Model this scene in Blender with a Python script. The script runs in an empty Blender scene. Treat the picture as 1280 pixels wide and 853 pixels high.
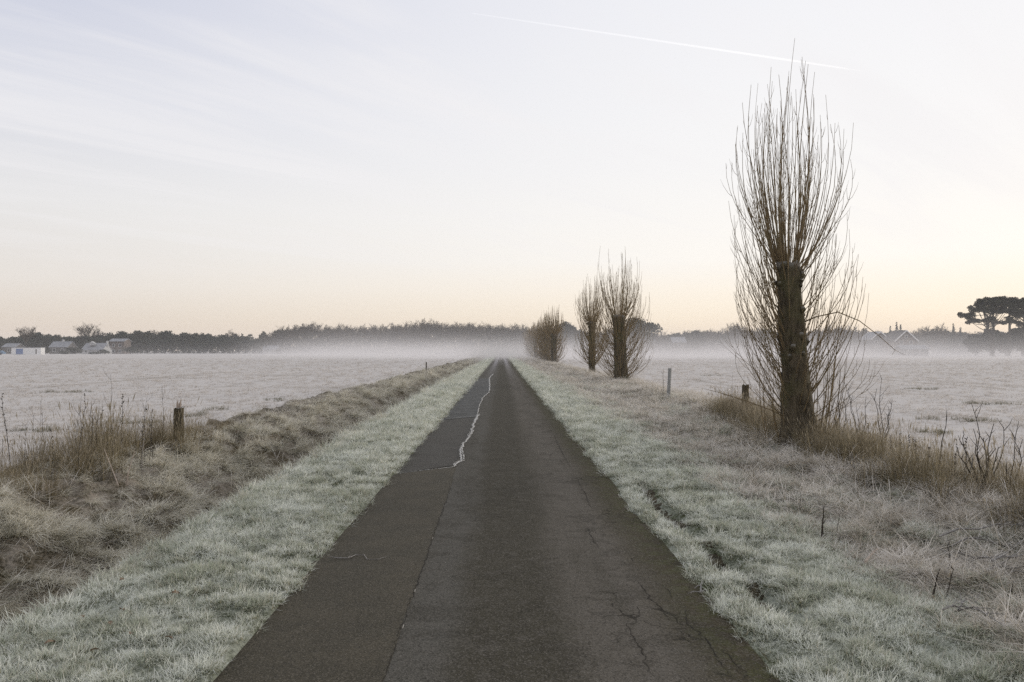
import bpy, math, random
import numpy as np
from mathutils import Vector, Matrix, Euler

random.seed(11)
RNG = np.random.default_rng(11)
SC = bpy.context.scene
COL = SC.collection
R = math.radians
F = 995.6            # focal length in photo pixels (28 mm on 36 mm, 1280 px wide)
EYE = 1.7
VPX, HOR = 627.0, 438.0

def gx(px, Y): return Y * (px - VPX) / F
def gz(py, Y): return EYE - Y * (py - HOR) / F
def gY(py, z=0.0): return (EYE - z) * F / (py - HOR)

# ------------------------------------------------------------------ camera
cam_d = bpy.data.cameras.new('camera')
cam_d.lens = 28.0; cam_d.sensor_width = 36.0
cam_d.clip_start = 0.05; cam_d.clip_end = 30000
cam = bpy.data.objects.new('camera', cam_d); COL.objects.link(cam)
cam.location = (0, 0, EYE)
yaw = math.atan((640 - VPX) / F); pitch = math.atan((HOR - 426.5) / F)
cam.rotation_euler = (math.pi / 2 + pitch, 0, -yaw)
SC.camera = cam

# ------------------------------------------------------------------ exposure
SC.view_settings.view_transform = 'Standard'
SC.view_settings.look = 'None'
SC.view_settings.exposure = 0.0
SC.view_settings.gamma = 1.0
SC.view_settings.use_curve_mapping = False
SC.cycles.max_bounces = 6
SC.cycles.diffuse_bounces = 5
SC.cycles.glossy_bounces = 2
SC.cycles.transmission_bounces = 4
SC.cycles.transparent_max_bounces = 8
SC.cycles.volume_bounces = 1
SC.cycles.use_denoising = False

# ------------------------------------------------------------------ node helpers
def nd(nt, typ, **kw):
    n = nt.nodes.new(typ)
    for k, v in kw.items():
        setattr(n, k, v)
    return n

def lk(nt, a, b): nt.links.new(a, b)

def put(nt, sock, v):
    if hasattr(v, 'is_output'): nt.links.new(v, sock)
    elif v is not None: sock.default_value = v

def math_n(nt, op, a, b=None, c=None, clamp=False):
    n = nd(nt, 'ShaderNodeMath', operation=op, use_clamp=clamp)
    put(nt, n.inputs[0], a); put(nt, n.inputs[1], b)
    if c is not None: put(nt, n.inputs[2], c)
    return n.outputs[0]

def mix_c(nt, fac, a, b, mode='MIX'):
    n = nd(nt, 'ShaderNodeMix', data_type='RGBA', blend_type=mode, clamp_factor=True)
    put(nt, n.inputs[0], fac)
    for s, v in ((n.inputs[6], a), (n.inputs[7], b)):
        if isinstance(v, (tuple, list)): s.default_value = (v[0], v[1], v[2], 1)
        else: put(nt, s, v)
    return n.outputs[2]

def sstep(nt, v, lo, hi, a=0.0, b=1.0):
    n = nd(nt, 'ShaderNodeMapRange', interpolation_type='SMOOTHSTEP')
    put(nt, n.inputs[0], v)
    for i, q in ((1, lo), (2, hi), (3, a), (4, b)): n.inputs[i].default_value = q
    return n.outputs[0]

def noise_n(nt, vec, scale, detail=4, rough=0.55, dist=0.0):
    n = nd(nt, 'ShaderNodeTexNoise')
    put(nt, n.inputs['Vector'], vec)
    n.inputs['Scale'].default_value = scale; n.inputs['Detail'].default_value = detail
    n.inputs['Roughness'].default_value = rough; n.inputs['Distortion'].default_value = dist
    return n.outputs[0]

def scale_v(nt, vec, s):
    n = nd(nt, 'ShaderNodeVectorMath', operation='MULTIPLY')
    put(nt, n.inputs[0], vec); n.inputs[1].default_value = s
    return n.outputs[0]

# ------------------------------------------------------------------ world
SUN_EL, SUN_AZ = R(4.0), R(52.0)
w = bpy.data.worlds.new('World'); SC.world = w; w.use_nodes = True
nt = w.node_tree; nt.nodes.clear()
sky = nd(nt, 'ShaderNodeTexSky', sky_type='NISHITA')
sky.sun_disc = False; sky.sun_elevation = SUN_EL; sky.sun_rotation = SUN_AZ
sky.air_density = 1.0; sky.dust_density = 2.0; sky.ozone_density = 1.5
tc = nd(nt, 'ShaderNodeTexCoord')
sep = nd(nt, 'ShaderNodeSeparateXYZ'); lk(nt, tc.outputs['Generated'], sep.inputs[0])
dx, dy, dz = sep.outputs
# thin high veil of cloud and haze over the clear sky: colour by elevation, brighter towards the dawn
rp = nd(nt, 'ShaderNodeValToRGB'); lk(nt, math_n(nt, 'MAXIMUM', dz, 0.0), rp.inputs[0])
cr = rp.color_ramp
STOPS = [(0.0, (0.665, 0.555, 0.472)), (0.035, (0.70, 0.622, 0.545)), (0.075, (0.745, 0.70, 0.655)), (0.16, (0.745, 0.738, 0.74)),
         (0.27, (0.65, 0.667, 0.737)), (0.40, (0.505, 0.537, 0.665)), (0.65, (0.52, 0.545, 0.62)), (1.0, (0.52, 0.54, 0.60))]
while len(cr.elements) > 1: cr.elements.remove(cr.elements[0])
cr.elements[0].position = 0.0; cr.elements[0].color = (*STOPS[0][1], 1)
for p, c in STOPS[1:]:
    e = cr.elements.new(p); e.color = (*c, 1)
veil = rp.outputs[0]
sun_dir = (math.sin(SUN_AZ) * math.cos(SUN_EL), math.cos(SUN_AZ) * math.cos(SUN_EL), math.sin(SUN_EL))
dotn = nd(nt, 'ShaderNodeVectorMath', operation='DOT_PRODUCT')
lk(nt, tc.outputs['Generated'], dotn.inputs[0]); dotn.inputs[1].default_value = (math.sin(SUN_AZ), math.cos(SUN_AZ), 0.28)
glow = sstep(nt, dotn.outputs['Value'], -0.05, 1.02)
rp2 = nd(nt, 'ShaderNodeValToRGB'); lk(nt, math_n(nt, 'MAXIMUM', dz, 0.0), rp2.inputs[0])
c2 = rp2.color_ramp
S2 = [(0.0, (0.965, 0.755, 0.52)), (0.045, (0.975, 0.86, 0.70)), (0.11, (0.955, 0.92, 0.87)), (0.22, (0.90, 0.89, 0.885)), (0.4, (0.86, 0.86, 0.885)), (1.0, (0.72, 0.73, 0.76))]
while len(c2.elements) > 1: c2.elements.remove(c2.elements[0])
c2.elements[0].position = 0.0; c2.elements[0].color = (*S2[0][1], 1)
for p, c in S2[1:]:
    e = c2.elements.new(p); e.color = (*c, 1)
veil = mix_c(nt, glow, veil, rp2.outputs[0])
# cirrus streaks, on a plane high overhead
den = math_n(nt, 'ADD', math_n(nt, 'MAXIMUM', dz, 0.0), 0.12)
cv = nd(nt, 'ShaderNodeCombineXYZ')
put(nt, cv.inputs[0], math_n(nt, 'DIVIDE', dx, den)); put(nt, cv.inputs[1], math_n(nt, 'DIVIDE', dy, den))
mp0 = nd(nt, 'ShaderNodeMapping'); lk(nt, cv.outputs[0], mp0.inputs[0]); mp0.inputs['Rotation'].default_value = (0, 0, R(-40))
mp = nd(nt, 'ShaderNodeMapping'); lk(nt, mp0.outputs[0], mp.inputs[0])
mp.inputs['Scale'].default_value = (0.4, 2.4, 1)
ci = noise_n(nt, mp.outputs[0], 1.3, 6, 0.6, 0.7)
ci = sstep(nt, ci, 0.42, 0.72)
ci = math_n(nt, 'MULTIPLY', ci, sstep(nt, dz, 0.05, 0.2))
veil = mix_c(nt, math_n(nt, 'MULTIPLY', ci, 0.6), veil, (0.85, 0.835, 0.845))
# below the horizon: dim frosted land
veil = mix_c(nt, sstep(nt, dz, -0.02, 0.0, 1.0, 0.0), veil, (0.36, 0.33, 0.32))
bg1 = nd(nt, 'ShaderNodeBackground'); lk(nt, sky.outputs[0], bg1.inputs[0]); bg1.inputs[1].default_value = 0.06
bg2 = nd(nt, 'ShaderNodeBackground'); lk(nt, veil, bg2.inputs[0]); bg2.inputs[1].default_value = 1.17
ad = nd(nt, 'ShaderNodeMixShader'); ad.inputs[0].default_value = 0.9; lk(nt, bg1.outputs[0], ad.inputs[1]); lk(nt, bg2.outputs[0], ad.inputs[2])
wo = nd(nt, 'ShaderNodeOutputWorld'); lk(nt, ad.outputs[0], wo.inputs[0])

# ------------------------------------------------------------------ sun (low, veiled)
sl = bpy.data.lights.new('sun', 'SUN'); sl.energy = 2.2; sl.angle = R(12); sl.color = (1.0, 0.90, 0.78)
so = bpy.data.objects.new('sun', sl); COL.objects.link(so)
so.rotation_euler = Vector(sun_dir).to_track_quat('Z', 'Y').to_euler()

# ------------------------------------------------------------------ object helpers
def tag(o, label=None, cat=None, group=None, kind=None):
    if label: o['label'] = label
    if cat: o['category'] = cat
    if group: o['group'] = group
    if kind: o['kind'] = kind
    return o

def empty(name, loc, label, cat, group=None, rz=0.0):
    o = bpy.data.objects.new(name, None); COL.objects.link(o)
    o.location = loc; o.rotation_euler = (0, 0, rz); o.empty_display_size = 0.2
    return tag(o, label, cat, group)

def link_obj(name, me, parent=None, loc=(0, 0, 0)):
    o = bpy.data.objects.new(name, me); COL.objects.link(o)
    o.location = loc
    if parent: o.parent = parent
    return o

class MB:
    """collects shapes in local coordinates and builds one mesh"""
    def __init__(s): s.v = []; s.f = []; s.mi = []
    def add(s, v, f, m=0):
        b = len(s.v); s.v += [tuple(p) for p in v]
        s.f += [tuple(i + b for i in q) for q in f]; s.mi += [m] * len(f)
    def tube(s, pts, rad, n=5, cap=True, m=0, jit=0.0, rnd=random):
        pts = [Vector(p) for p in pts]; v = []; f = []
        prev = None
        for i, p in enumerate(pts):
            t = (pts[min(i + 1, len(pts) - 1)] - pts[max(i - 1, 0)])
            t = t.normalized() if t.length > 1e-9 else Vector((0, 0, 1))
            ref = prev if prev is not None else (Vector((1, 0, 0)) if abs(t.x) < 0.8 else Vector((0, 1, 0)))
            u = (ref - t * ref.dot(t)).normalized(); w_ = t.cross(u); prev = u
            for k in range(n):
                a = 2 * math.pi * k / n
                r = rad[i] * (1 + (rnd.uniform(-jit, jit) if jit else 0))
                v.append(p + (u * math.cos(a) + w_ * math.sin(a)) * r)
        for i in range(len(pts) - 1):
            for k in range(n):
                k2 = (k + 1) % n
                f.append((i * n + k, i * n + k2, (i + 1) * n + k2, (i + 1) * n + k))
        if cap:
            f.append(tuple(range(n))[::-1]); f.append(tuple((len(pts) - 1) * n + k for k in range(n)))
        s.add(v, f, m)
    def box(s, lo, hi, m=0):
        x0, y0, z0 = lo; x1, y1, z1 = hi
        v = [(x0, y0, z0), (x1, y0, z0), (x1, y1, z0), (x0, y1, z0), (x0, y0, z1), (x1, y0, z1), (x1, y1, z1), (x0, y1, z1)]
        s.add(v, [(3, 2, 1, 0), (4, 5, 6, 7), (0, 1, 5, 4), (1, 2, 6, 5), (2, 3, 7, 6), (3, 0, 4, 7)], m)
    def mesh(s, name, mat, smooth=False):
        me = bpy.data.meshes.new(name); me.from_pydata(s.v, [], s.f)
        for q in (mat if isinstance(mat, (list, tuple)) else [mat]): me.materials.append(q)
        if any(s.mi): me.polygons.foreach_set('material_index', s.mi)
        if smooth: me.polygons.foreach_set('use_smooth', [True] * len(s.f))
        me.update(); return me
    def build(s, name, mat, parent=None, loc=(0, 0, 0), smooth=False):
        return link_obj(name, s.mesh(name, mat, smooth), parent, loc)

def np_mesh(name, V, quads=None, tris=None, mat=None, attrs=None, smooth=False):
    me = bpy.data.meshes.new(name)
    nq = 0 if quads is None else len(quads); ntr = 0 if tris is None else len(tris)
    me.vertices.add(len(V)); me.vertices.foreach_set('co', np.asarray(V, np.float32).ravel())
    loops = np.concatenate([x.ravel() for x in (quads, tris) if x is not None and len(x)]) if nq + ntr else np.zeros(0, int)
    me.loops.add(len(loops)); me.loops.foreach_set('vertex_index', loops.astype(np.int32))
    st = np.concatenate([np.arange(nq) * 4, nq * 4 + np.arange(ntr) * 3]).astype(np.int32)
    me.polygons.add(nq + ntr); me.polygons.foreach_set('loop_start', st)
    if smooth: me.polygons.foreach_set('use_smooth', np.ones(nq + ntr, bool))
    if mat: me.materials.append(mat)
    for k, a in (attrs or {}).items():
        at = me.attributes.new(k, 'FLOAT', 'POINT'); at.data.foreach_set('value', np.asarray(a, np.float32))
    me.update(calc_edges=True); me.validate(); return me

# ------------------------------------------------------------------ noise and terrain
def _h(ix, iy, s):
    n = (ix.astype(np.int64) * 374761393 + iy.astype(np.int64) * 668265263 + s * 974711) & 0x7fffffff
    n = ((n ^ (n >> 13)) * 1274126177) & 0x7fffffff
    return ((n ^ (n >> 16)) & 0xffff) / 65535.0
def vn(x, y, s=0):
    x = np.asarray(x, float); y = np.asarray(y, float)
    ix = np.floor(x); iy = np.floor(y); fx = x - ix; fy = y - iy
    fx = fx * fx * (3 - 2 * fx); fy = fy * fy * (3 - 2 * fy)
    a = _h(ix, iy, s); b = _h(ix + 1, iy, s); c = _h(ix, iy + 1, s); d = _h(ix + 1, iy + 1, s)
    return (a + (b - a) * fx) * (1 - fy) + (c + (d - c) * fx) * fy
def fbm(x, y, s=0, o=4):
    t = 0; amp = 0.5; tot = 0
    for i in range(o):
        t = t + amp * vn(x * 2 ** i, y * 2 ** i, s + i * 17); tot += amp; amp *= 0.5
    return t / tot

KX = np.array([-2000, -12, -7.4, -6.5, -5.9, -5.4, -4.6, -4.0, -3.55, -3.2, -2.95, -2.5, -1.7, -1.5, -1.40, -1.2, 1.2, 1.36, 1.46, 1.7, 2.8, 3.6, 4.5, 5.0, 5.5, 6.1, 6.8, 9, 2000])
KZ = np.array([0.0, 0.0, 0.0, 0.03, 0.06, 0.03, -0.13, -0.42, -0.62, -0.42, -0.02, 0.045, 0.04, 0.025, -0.03, -0.06, -0.06, -0.03, 0.02, 0.035, 0.02, -0.04, -0.02, 0.06, 0.13, 0.09, 0.0, 0.0, 0.0])
RUT_Y = np.array([3.0, 5.3, 6.2, 7.4, 8.6, 9.6, 12]); RUT_X = np.array([1.83, 1.80, 1.77, 1.74, 1.72, 1.76, 1.70])
def rut(x, y):
    """0..1 where the wheel rut is cut into the right verge"""
    cx = np.interp(y, RUT_Y, RUT_X) + 0.05 * (vn(y * 1.3, y * 0, 5) - 0.5)
    wd = 0.10 + 0.06 * vn(y * 2.1, y * 0 + 3, 8)
    m = np.clip(1.3 - np.abs(x - cx) / wd, 0, 1)
    m = m * np.clip((y - 4.6) / 0.6, 0, 1) * np.clip((10.3 - y) / 1.5, 0, 1)
    return m * np.clip(0.62 + (vn(y * 2.6, y * 0, 21) - 0.18) * 5, 0, 1)
def H(x, y):
    x = np.asarray(x, float); y = np.asarray(y, float)
    z = np.interp(x + 0.16 * (vn(y * 0.35, y * 0 + 1, 3) - 0.5) * (np.abs(x) > 2.2), KX, KZ)
    # the ditch grows shallower and the banks softer further on
    far = np.clip((y - 30) / 120, 0, 1)
    dd = (x < -2.7) & (x > -7.5)
    z = np.where(dd, z * (1 - 0.45 * far), z)
    rough = np.clip((x - 2.4) / 0.8, 0, 1) * np.clip((7.6 - x) / 1.2, 0, 1)
    rough = np.maximum(rough, np.clip((-3.3 - x) / 0.5, 0, 1) * np.clip((x + 8.0) / 1.5, 0, 1))
    z = z + rough * (0.20 * (fbm(x * 1.1, y * 0.9, 40, 4) - 0.5) + (0.24 + 0.10 * (x < 0)) * (fbm(x * 3.4, y * 2.6, 41, 2) - 0.5))
    verge = ((x > -2.95) & (x < -1.5)) | ((x > 1.46) & (x < 2.8))
    z = z + verge * (0.05 * (fbm(x * 2.2, y * 1.8, 50, 3) - 0.5) + 0.07 * (fbm(x * 6.5, y * 6.5, 51, 2) - 0.5))
    field = np.clip((np.abs(x) - 6.8) / 3, 0, 1)
    z = z + field * (0.08 * (fbm(x * 0.25, y * 0.25, 60, 3) - 0.5) + 0.05 * (fbm(x * 1.2, y * 1.2, 61, 2) - 0.5))
    z = z - 0.09 * rut(x, y)
    return z
def Hs(x, y): return float(H(np.array([x]), np.array([y]))[0])

def ylines():
    a = list(np.linspace(-60, 1.5, 30))
    y = 1.5; s = 0.05
    while y < 1600:
        y += s; s = max(0.05, y * 0.014); a.append(y)
    return np.array(a)
YL = ylines()
def xl_geo(a, b, s0, g):
    x = [a]; s = s0; sg = 1 if b > a else -1
    while abs(x[-1] - a) < abs(b - a): x.append(x[-1] + sg * s); s *= g
    x[-1] = b
    return np.array(sorted(x))
def sheet(name, xl, mat, zoff=0.0, yl=None, fun=H):
    yl = YL if yl is None else yl
    X, Y = np.meshgrid(xl, yl); Z = fun(X, Y) + zoff
    V = np.stack([X, Y, Z], -1).reshape(-1, 3)
    nx, ny = len(xl), len(yl)
    i = (np.arange(ny - 1)[:, None] * nx + np.arange(nx - 1)[None, :]).ravel()
    Q = np.stack([i, i + 1, i + nx + 1, i + nx], -1)
    return link_obj(name, np_mesh(name, V, Q, mat=mat, smooth=True))

# ------------------------------------------------------------------ materials
def new_mat(name):
    m = bpy.data.materials.new(name); m.use_nodes = True
    nt = m.node_tree; b = nt.nodes['Principled BSDF']
    b.inputs['Specular IOR Level'].default_value = 0.2
    return m, nt, b
def pos(nt): return nd(nt, 'ShaderNodeNewGeometry').outputs['Position']
def bump(nt, b, h, strength=0.5, dist=0.02):
    n = nd(nt, 'ShaderNodeBump'); n.inputs['Strength'].default_value = strength; n.inputs['Distance'].default_value = dist
    put(nt, n.inputs['Height'], h); lk(nt, n.outputs[0], b.inputs['Normal'])

def simple(name, col, rough=0.8, var=0.25, scale=8, objspace=True, bmp=0.3):
    m, nt, b = new_mat(name)
    p = nd(nt, 'ShaderNodeTexCoord').outputs['Object'] if objspace else pos(nt)
    n = noise_n(nt, p, scale, 5, 0.6)
    k = sstep(nt, n, 0.3, 0.7)
    lo = tuple(c * (1 - var) for c in col); hi = tuple(min(1, c * (1 + var)) for c in col)
    lk(nt, mix_c(nt, k, lo, hi), b.inputs['Base Color']); b.inputs['Roughness'].default_value = rough
    if bmp: bump(nt, b, n, bmp, 0.02)
    return m

def blade_mat(name, root, mid, tipc, frost, f_lo=0.35, f_hi=0.95, patch=0.6, pscale=1.2, amount=0.9, straw=None):
    """grass: colour runs from root to frosted tip; frost settles in patches"""
    m, nt, b = new_mat(name)
    t = nd(nt, 'ShaderNodeAttribute', attribute_name='tip').outputs['Fac']
    r = nd(nt, 'ShaderNodeAttribute', attribute_name='tone').outputs['Fac']
    p = pos(nt)
    n1 = noise_n(nt, p, pscale, 3, 0.6); n2 = noise_n(nt, p, pscale * 9, 2, 0.6)
    base = mix_c(nt, sstep(nt, t, 0.0, 0.6), root, mid)
    if straw:
        base = mix_c(nt, sstep(nt, r, 0.55, 0.8), base, straw)
    base = mix_c(nt, math_n(nt, 'MULTIPLY', sstep(nt, n2, 0.35, 0.65), 0.5), base, tipc)
    ft = sstep(nt, t, f_lo, f_hi)
    n3 = noise_n(nt, p, pscale * 3.2, 2, 0.6)
    mixn = math_n(nt, 'ADD', math_n(nt, 'MULTIPLY', n1, 0.35), math_n(nt, 'ADD', math_n(nt, 'MULTIPLY', n2, 0.35), math_n(nt, 'MULTIPLY', n3, 0.3)))
    pa = sstep(nt, mixn, 0.40, 0.58, 1 - patch, 1.0)
    fr = math_n(nt, 'MULTIPLY', math_n(nt, 'MULTIPLY', ft, pa), math_n(nt, 'ADD', 0.72 * amount, math_n(nt, 'MULTIPLY', r, 0.28 * amount)))
    col = mix_c(nt, fr, base, frost)
    lk(nt, col, b.inputs['Base Color']); b.inputs['Roughness'].default_value = 0.85
    tr = nd(nt, 'ShaderNodeBsdfTranslucent'); lk(nt, col, tr.inputs[0])
    mx = nd(nt, 'ShaderNodeMixShader'); mx.inputs[0].default_value = 0.45
    lk(nt, b.outputs[0], mx.inputs[1]); lk(nt, tr.outputs[0], mx.inputs[2])
    lk(nt, mx.outputs[0], nt.nodes['Material Output'].inputs[0])
    return m

M = {}
M['verge_blade'] = blade_mat('frosted_verge_grass', (0.060, 0.075, 0.028), (0.19, 0.235, 0.10), (0.26, 0.28, 0.14), (0.95, 0.955, 0.885), -0.02, 0.46, 0.58, 1.6, 1.0, straw=(0.42, 0.36, 0.23))
M['rough_blade'] = blade_mat('frosted_rough_grass', (0.075, 0.060, 0.032), (0.29, 0.235, 0.14), (0.21, 0.18, 0.095), (0.95, 0.905, 0.845), -0.03, 0.42, 0.62, 1.2, 1.0, straw=(0.48, 0.39, 0.26))
M['bank_blade'] = blade_mat('bank_grass', (0.060, 0.055, 0.024), (0.27, 0.24, 0.13), (0.18, 0.18, 0.075), (0.91, 0.875, 0.775), -0.05, 0.42, 0.52, 1.2, 1.0, straw=(0.46, 0.37, 0.24))
M['tall_blade'] = blade_mat('tall_dry_grass', (0.055, 0.043, 0.022), (0.18, 0.145, 0.084), (0.13, 0.11, 0.056), (0.52, 0.46, 0.38), 0.45, 1.0, 0.7, 1.0, 0.6, straw=(0.42, 0.35, 0.225))
M['field_blade'] = blade_mat('frosted_field_grass', (0.16, 0.14, 0.11), (0.36, 0.315, 0.27), (0.30, 0.265, 0.215), (0.76, 0.715, 0.665), 0.0, 0.45, 0.42, 0.5, 1.0, straw=(0.46, 0.40, 0.34))

def ground_mat(name, dark, mid, frost, amount, s=1.0, lo=0.42, hi=0.62, line=False):
    m, nt, b = new_mat(name)
    p = pos(nt)
    n1 = noise_n(nt, p, 0.55 * s, 5, 0.65, 0.4); n2 = noise_n(nt, p, 5.5 * s, 5, 0.7); n3 = noise_n(nt, p, 38 * s, 3, 0.7)
    v = math_n(nt, 'ADD', math_n(nt, 'MULTIPLY', n1, 0.45), math_n(nt, 'ADD', math_n(nt, 'MULTIPLY', n2, 0.35), math_n(nt, 'MULTIPLY', n3, 0.2)))
    base = mix_c(nt, sstep(nt, n3, 0.3, 0.7), dark, mid)
    k = sstep(nt, v, lo, hi)
    if line:
        # scattered barer streaks running across the pasture
        mp = nd(nt, 'ShaderNodeMapping'); lk(nt, p, mp.inputs[0]); mp.inputs['Scale'].default_value = (0.035, 0.16, 1)
        mp2 = nd(nt, 'ShaderNodeMapping'); lk(nt, p, mp2.inputs[0]); mp2.inputs['Scale'].default_value = (0.9, 0.012, 1)
        fur = noise_n(nt, mp2.outputs[0], 1.0, 3, 0.6, 0.2)
        st = noise_n(nt, mp.outputs[0], 1.0, 5, 0.65, 0.6)
        k = math_n(nt, 'MULTIPLY', k, sstep(nt, st, 0.33, 0.42, 0.66, 1.0))
        k = math_n(nt, 'MULTIPLY', k, sstep(nt, fur, 0.32, 0.44, 0.5, 1.0))
    col = mix_c(nt, math_n(nt, 'MULTIPLY', k, amount), base, frost)
    lk(nt, col, b.inputs['Base Color']); b.inputs['Roughness'].default_value = 0.95
    b.inputs['Specular IOR Level'].default_value = 0.05
    bump(nt, b, v, 0.7, 0.06)
    return m
M['field'] = ground_mat('frosted_field', (0.25, 0.225, 0.185), (0.40, 0.355, 0.305), (0.63, 0.59, 0.55), 0.95, 0.8, 0.30, 0.48, line=True)
M['verge'] = ground_mat('verge_ground', (0.035, 0.04, 0.018), (0.11, 0.12, 0.06), (0.70, 0.72, 0.64), 0.45, 1.2, 0.42, 0.60)
M['ditch'] = ground_mat('ditch_ground', (0.035, 0.03, 0.017), (0.12, 0.095, 0.055), (0.66, 0.59, 0.52), 0.35, 1.0, 0.42, 0.60)
M['rough'] = ground_mat('rough_ground', (0.04, 0.036, 0.02), (0.13, 0.11, 0.065), (0.70, 0.65, 0.60), 0.45, 1.0, 0.42, 0.60)

def road_mat():
    m, nt, b = new_mat('old_asphalt')
    p = pos(nt); sx = nd(nt, 'ShaderNodeSeparateXYZ'); lk(nt, p, sx.inputs[0]); x, y, _ = sx.outputs
    nbig = noise_n(nt, p, 1.1, 5, 0.65); nmid = noise_n(nt, p, 7, 4, 0.65)
    lng = nd(nt, 'ShaderNodeMapping'); lk(nt, p, lng.inputs[0]); lng.inputs['Scale'].default_value = (3.0, 0.25, 1)
    nl = noise_n(nt, lng.outputs[0], 1.0, 5, 0.65)
    xw = math_n(nt, 'ADD', x, math_n(nt, 'MULTIPLY', math_n(nt, 'SUBTRACT', nbig, 0.5), 0.35))
    c_dark = (0.066, 0.059, 0.042); c_grey = (0.106, 0.099, 0.083); c_pink = (0.130, 0.115, 0.093); c_dirt = (0.080, 0.067, 0.042)
    col = mix_c(nt, sstep(nt, xw, -0.42, -0.15), c_grey, c_dark)
    col = mix_c(nt, sstep(nt, xw, 0.25, 0.62), col, c_pink)
    col = mix_c(nt, sstep(nt, xw, 0.85, 1.25), col, c_dirt)
    col = mix_c(nt, math_n(nt, 'MULTIPLY', sstep(nt, nl, 0.42, 0.68), 0.5), col, c_dark)
    col = mix_c(nt, math_n(nt, 'MULTIPLY', sstep(nt, nmid, 0.48, 0.72), 0.45), col, (0.13, 0.117, 0.098))
    nbl = noise_n(nt, p, 2.6, 5, 0.7, 0.8)
    col = mix_c(nt, math_n(nt, 'MULTIPLY', sstep(nt, nbl, 0.50, 0.60), 0.4), col, (0.045, 0.040, 0.029))
    # moss by the right edge
    ms = math_n(nt, 'MULTIPLY', sstep(nt, xw, 1.0, 1.35), sstep(nt, nmid, 0.40, 0.60))
    col = mix_c(nt, math_n(nt, 'MULTIPLY', ms, 0.55), col, (0.075, 0.08, 0.025))
    # stones in the binder
    vo = nd(nt, 'ShaderNodeTexVoronoi'); lk(nt, p, vo.inputs['Vector']); vo.inputs['Scale'].default_value = 115
    vsep = nd(nt, 'ShaderNodeSeparateColor'); lk(nt, vo.outputs['Color'], vsep.inputs[0])
    col = mix_c(nt, math_n(nt, 'MULTIPLY', sstep(nt, vsep.outputs[0], 0.55, 1.0), 0.42), col, (0.21, 0.19, 0.165))
    col = mix_c(nt, math_n(nt, 'MULTIPLY', sstep(nt, vsep.outputs[1], 0.6, 1.0), 0.6), col, (0.026, 0.024, 0.02))
    # crazing on the worn right side
    wv = nd(nt, 'ShaderNodeVectorMath', operation='ADD'); lk(nt, p, wv.inputs[0])
    nz = nd(nt, 'ShaderNodeTexNoise'); lk(nt, p, nz.inputs['Vector']); nz.inputs['Scale'].default_value = 5; nz.inputs['Detail'].default_value = 5
    lk(nt, scale_v(nt, nz.outputs['Color'], (0.25, 0.25, 0.0)), wv.inputs[1])
    wm = nd(nt, 'ShaderNodeMapping'); lk(nt, wv.outputs[0], wm.inputs[0]); wm.inputs['Scale'].default_value = (1.0, 0.55, 1)
    ve = nd(nt, 'ShaderNodeTexVoronoi', feature='DISTANCE_TO_EDGE'); lk(nt, wm.outputs[0], ve.inputs['Vector']); ve.inputs['Scale'].default_value = 4.2
    cm = math_n(nt, 'MULTIPLY', sstep(nt, ve.outputs['Distance'], 0.0, 0.03, 1.0, 0.0),
                math_n(nt, 'MULTIPLY', sstep(nt, x, 0.45, 0.85), sstep(nt, nbig, 0.48, 0.6)))
    col = mix_c(nt, math_n(nt, 'MULTIPLY', cm, 0.8), col, (0.018, 0.016, 0.012))
    # hoar frost left in the wheel tracks of the far road
    fa = sstep(nt, y, 32, 130)
    tk = math_n(nt, 'ADD', sstep(nt, math_n(nt, 'ABSOLUTE', math_n(nt, 'ADD', x, 0.78)), 0.02, 0.40, 1.0, 0.0),
                sstep(nt, math_n(nt, 'ABSOLUTE', math_n(nt, 'SUBTRACT', x, 0.62)), 0.02, 0.42, 1.0, 0.0))
    fr = math_n(nt, 'MULTIPLY', math_n(nt, 'MULTIPLY', tk, fa), sstep(nt, nmid, 0.25, 0.6, 0.35, 0.62))
    col = mix_c(nt, fr, col, (0.42, 0.40, 0.41))
    lk(nt, col, b.inputs['Base Color']); b.inputs['Roughness'].default_value = 0.95
    b.inputs['Specular IOR Level'].default_value = 0.08
    hgt = math_n(nt, 'SUBTRACT', math_n(nt, 'ADD', vo.outputs['Distance'], nmid), math_n(nt, 'MULTIPLY', cm, 2.0))
    bump(nt, b, hgt, 0.55, 0.006)
    return m
M['road'] = road_mat()
def patch_mat(name, a, c2_, frost=0.0):
    m, nt, b = new_mat(name)
    p = pos(nt)
    n = noise_n(nt, p, 2.2, 5, 0.65)
    col = mix_c(nt, sstep(nt, n, 0.35, 0.65), a, c2_)
    vo = nd(nt, 'ShaderNodeTexVoronoi'); lk(nt, p, vo.inputs['Vector']); vo.inputs['Scale'].default_value = 130
    vs = nd(nt, 'ShaderNodeSeparateColor'); lk(nt, vo.outputs['Color'], vs.inputs[0])
    col = mix_c(nt, math_n(nt, 'MULTIPLY', sstep(nt, vs.outputs[0], 0.5, 1.0), 0.45), col, (0.19, 0.165, 0.13))
    col = mix_c(nt, math_n(nt, 'MULTIPLY', sstep(nt, vs.outputs[1], 0.55, 1.0), 0.65), col, (0.024, 0.021, 0.016))
    if frost: col = mix_c(nt, math_n(nt, 'MULTIPLY', sstep(nt, n, 0.4, 0.7), frost), col, (0.45, 0.45, 0.45))
    lk(nt, col, b.inputs['Base Color']); b.inputs['Roughness'].default_value = 0.85
    bump(nt, b, vo.outputs['Distance'], 0.6, 0.005)
    return m
M['patch_a'] = patch_mat('brown_asphalt_patch', (0.057, 0.050, 0.033), (0.075, 0.064, 0.042))
M['patch_b'] = patch_mat('dark_asphalt_patch', (0.060, 0.056, 0.048), (0.074, 0.070, 0.060))
M['patch_c'] = patch_mat('grey_asphalt_patch', (0.062, 0.065, 0.062), (0.078, 0.080, 0.076), 0.08)
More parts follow.
